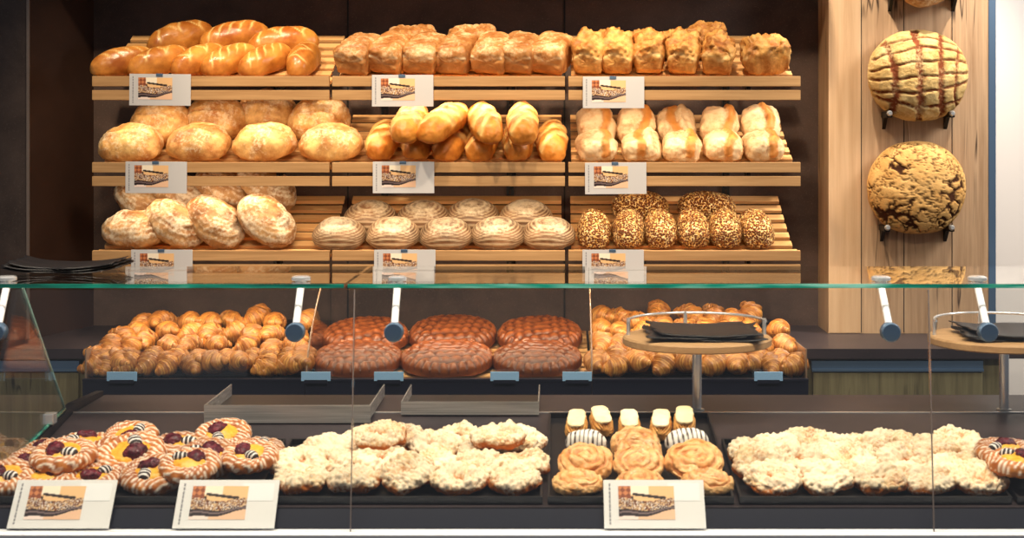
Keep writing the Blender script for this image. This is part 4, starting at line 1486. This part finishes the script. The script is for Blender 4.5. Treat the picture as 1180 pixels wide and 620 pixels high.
# ---- steel boxes on the rear worktop
def steel_box(x0, x1, y0, y1, ztop, zlip, label):
    root = empty('steel_box', ((x0 + x1) / 2, y0, ZWT))
    tag(root, label, 'steel box', 'open steel boxes on the rear worktop')
    zb = ZWT + 0.003; w = 0.0025
    b = MB(); b.box((x0, y0, zlip), (x1, y0 + w, ztop)); b.build('front_wall', M['steel'], root)
    for xs in (x0, x1 - w):
        b = MB(); b.box((xs, y0 + w, zb), (xs + w, y1 - w, ztop)); b.build('side_wall', M['steel'], root)
    b = MB(); b.box((x0 + w, y0 + w, zb), (x1 - w, y1 - w, zb + 0.002)); b.build('dark_opening', M['black'], root)  # black sheet standing in for the dark opening in the worktop
yb = 3.585
steel_box(XW(235, yb), XW(427, yb), yb, 3.885, 1.0115, 0.9705, 'wider open stainless steel box below the brown breads, left one')
yb = 3.64
steel_box(XW(462, yb), XW(621, yb), yb, 3.890, 1.010, 0.9790, 'narrower open stainless steel box behind the left streusel tray, right one')

# ---- round wooden stands with a gallery rail
def sheet(w, d, curl, seed, z0, amp=0.010):
    nx, ny = 25, 15
    rg = random.Random(seed)
    a, c = rg.uniform(-0.6, 0.6), rg.uniform(0, 6)
    top, V, Fc = [], [], []
    for layer, dz in ((0, 0.0), (1, 0.0022)):
        for j in range(ny):
            for i in range(nx):
                u, v = i / (nx - 1) * 2 - 1, j / (ny - 1) * 2 - 1
                z = z0 + curl * abs(u) ** 3.2 + amp * (0.35 * max(0, v) ** 2 + 0.18 * math.sin(2.4 * u + c) ** 2) + dz
                sk = 0.04 * a * v
                V.append((u * w / 2 + sk + 0.004 * math.sin(9 * v + c) * abs(u), v * d / 2 + 0.005 * math.sin(7 * u + c), z))
    n = nx * ny
    for j in range(ny - 1):
        for i in range(nx - 1):
            k = j * nx + i
            Fc.append((k, k + nx, k + nx + 1, k + 1)); Fc.append((n + k, n + k + 1, n + k + nx + 1, n + k + nx))
    ring = [i for i in range(nx)] + [j * nx + nx - 1 for j in range(1, ny)] + [(ny - 1) * nx + i for i in range(nx - 2, -1, -1)] + [j * nx for j in range(ny - 2, 0, -1)]
    for p, q in zip(ring, ring[1:] + ring[:1]):
        Fc.append((p, q, n + q, n + p))
    return mesh_data('paper_bag', V, Fc, M['paper'], None, True)

def bag_stack(loc, label, w, d, curl, seeds, yaws):
    root = empty('paper_bag_stack', loc)
    tag(root, label, 'paper bags', 'stacks of black paper bags')
    for k, (s, y) in enumerate(zip(seeds, yaws)):
        o = bpy.data.objects.new('paper_bag', sheet(w * (1 - 0.05 * k), d, curl, s, 0.0006 + 0.0052 * k))
        link(o, root); o.rotation_euler = (0, 0, math.radians(y))
    return root

def stand(cx, cy, label):
    root = empty('round_stand', (cx, cy, ZWT))
    tag(root, label, 'stand', 'round wooden stands on the counter')
    zt_ = 1.1575; R = 0.178
    b = MB(); b.lathe([(R - 0.004, zt_ - 0.020), (R, zt_ - 0.017), (R, zt_ - 0.004), (R - 0.004, zt_)], (cx, cy, 0), 'Z', 72); b.build('disc_top', M['disc_oak'], root, True)
    b = MB(); b.lathe([(0.0115, ZWT + 0.004), (0.0115, zt_ - 0.020)], (cx, cy, 0), 'Z', 24); b.build('post', M['chrome'], root, True)
    b = MB(); b.lathe([(0.018, ZWT + 0.0005), (0.018, ZWT + 0.004), (0.0115, ZWT + 0.005)], (cx, cy, 0), 'Z', 24); b.build('foot_ring', M['steel'], root, True)
    rr = R - 0.014; zr = zt_ + 0.036
    pts = [(cx + rr * math.cos(t), cy + rr * math.sin(t), zr) for t in np.linspace(math.radians(182), math.radians(-2), 40)]
    b = MB(); b.tube(pts, 0.0034, 10); b.build('gallery_rail', M['chrome'], root, True)
    for t in (175, 95, 5):
        q = (cx + rr * math.cos(math.radians(t)), cy + rr * math.sin(math.radians(t)))
        b = MB(); b.tube([(q[0], q[1], zt_), (q[0], q[1], zr + 0.004)], 0.0046, 12); b.build('rail_post', M['chrome'], root, True)
    return zt_
cy = 3.70
cxa = XW(803, cy)
zt_ = stand(cxa, cy, 'round oak disc stand on a steel post in front of the right croissant bin')
bag_stack((cxa + 0.012, cy - 0.012, zt_ + 0.0008), 'stack of black paper bags on the round stand before the croissants', 0.265, 0.215, 0.006, (1, 2, 3), (-6, 4, -2))
cxb = XW(1157, cy)
stand(cxb, cy, 'round oak disc stand on a steel post at the right picture edge')
bag_stack((cxb + 0.030, cy - 0.010, zt_ + 0.0008), 'stack of black paper bags on the round stand at the right picture edge', 0.275, 0.215, 0.006, (5, 6, 7), (4, -5, 3))
bag_stack((XW(79, 3.58), 3.58, ZG + 0.0012), 'stack of black paper bags with curled ends on the left of the glass top', 0.270, 0.150, 0.013, (9, 10, 11), (0, 2, -1))

# ================================================================== LIGHT
def spot(loc, at, power, color, size=0.05, angle=70, blend=0.6):
    l = bpy.data.lights.new('ceiling_spot', 'SPOT')
    l.energy = power; l.color = color; l.shadow_soft_size = size; l.spot_size = math.radians(angle); l.spot_blend = blend
    o = bpy.data.objects.new('ceiling_spot', l); COL.objects.link(o)
    o.location = loc
    o.rotation_euler = (Vector(at) - Vector(loc)).to_track_quat('-Z', 'Y').to_euler()
    return o
WARM = (1.0, 0.80, 0.56)
def area(name, loc, at, power, color, sx, sy, spread=180):
    l = bpy.data.lights.new(name, 'AREA')
    l.shape = 'RECTANGLE'; l.size = sx; l.size_y = sy; l.energy = power; l.color = color
    l.spread = math.radians(spread)
    o = bpy.data.objects.new(name, l); COL.objects.link(o)
    o.location = loc
    o.rotation_euler = (Vector(at) - Vector(loc)).to_track_quat('-Z', 'Y').to_euler()
    return o
# ceiling track above the bread wall
for x in (-1.20, -0.65, -0.10, 0.42):
    spot((x, 4.50, 2.90), (x, 5.26, 1.75), 74, WARM, 0.04, 62)
    spot((x, 2.60, 2.75), (x, 5.25, 1.45), 48, WARM, 0.05, 27)
# led strips tucked behind the front rails, under the top, middle and bottom shelves
for lev, pw in (('top', 1.5), ('middle', 1.3), ('bottom', 2.7)):
    zr = dict(SH)[lev]
    for sd, x0, x1 in MODX:
        area('shelf_led_strip', ((x0 + x1) / 2, FRONT + 0.030, zr - 0.072), ((x0 + x1) / 2, FRONT + 0.10, zr - 0.30), pw, (1.0, 0.80, 0.56), x1 - x0 - 0.04, 0.012)
# lamps over the oak pillar
for x in (0.86, 1.72):
    spot((x, 4.98, 2.95), (1.23, PYF, 1.60), 112, (1.0, 0.87, 0.70), 0.025, 55)
# light line over the front counter
area('counter_light_line', (0.0, 3.05, 2.60), (0.0, 3.30, 0.9), 52, (1.0, 0.87, 0.70), 3.4, 0.20, 120)
area('side_room_panel', (2.5, 4.4, 2.8), (2.3, 5.6, 1.3), 45, (1.0, 0.95, 0.9), 0.8, 0.8)
W = bpy.data.worlds.new('room_ambient'); SC.world = W
W.use_nodes = True
bg = W.node_tree.nodes['Background']
bg.inputs[0].default_value = (0.86, 0.90, 1.0, 1)
bg.inputs[1].default_value = 0.17

# ================================================================== CAMERA
cam = bpy.data.cameras.new('camera')
cam.sensor_width = 36.0
cam.sensor_fit = 'HORIZONTAL'
cam.lens = F / 1180.0 * 36.0
cam.shift_x = -(CX - 590.0) / 1180.0
cam.shift_y = -(310.0 - HY) / 1180.0
cam.clip_start = 0.05
cam.dof.use_dof = True
cam.dof.focus_distance = 5.15
cam.dof.aperture_fstop = 8.0
co = bpy.data.objects.new('camera', cam); COL.objects.link(co)
co.location = (0, 0, ZC)
co.rotation_euler = (PI / 2, 0, 0)
SC.camera = co
SC.view_settings.view_transform = 'Standard'
SC.view_settings.look = 'None'
SC.view_settings.gamma = 1.0
SC.view_settings.use_curve_mapping = False
SC.view_settings.exposure = 0.0
SC.cycles.transparent_max_bounces = 24
SC.cycles.max_bounces = 8
bpy.context.view_layer.update()
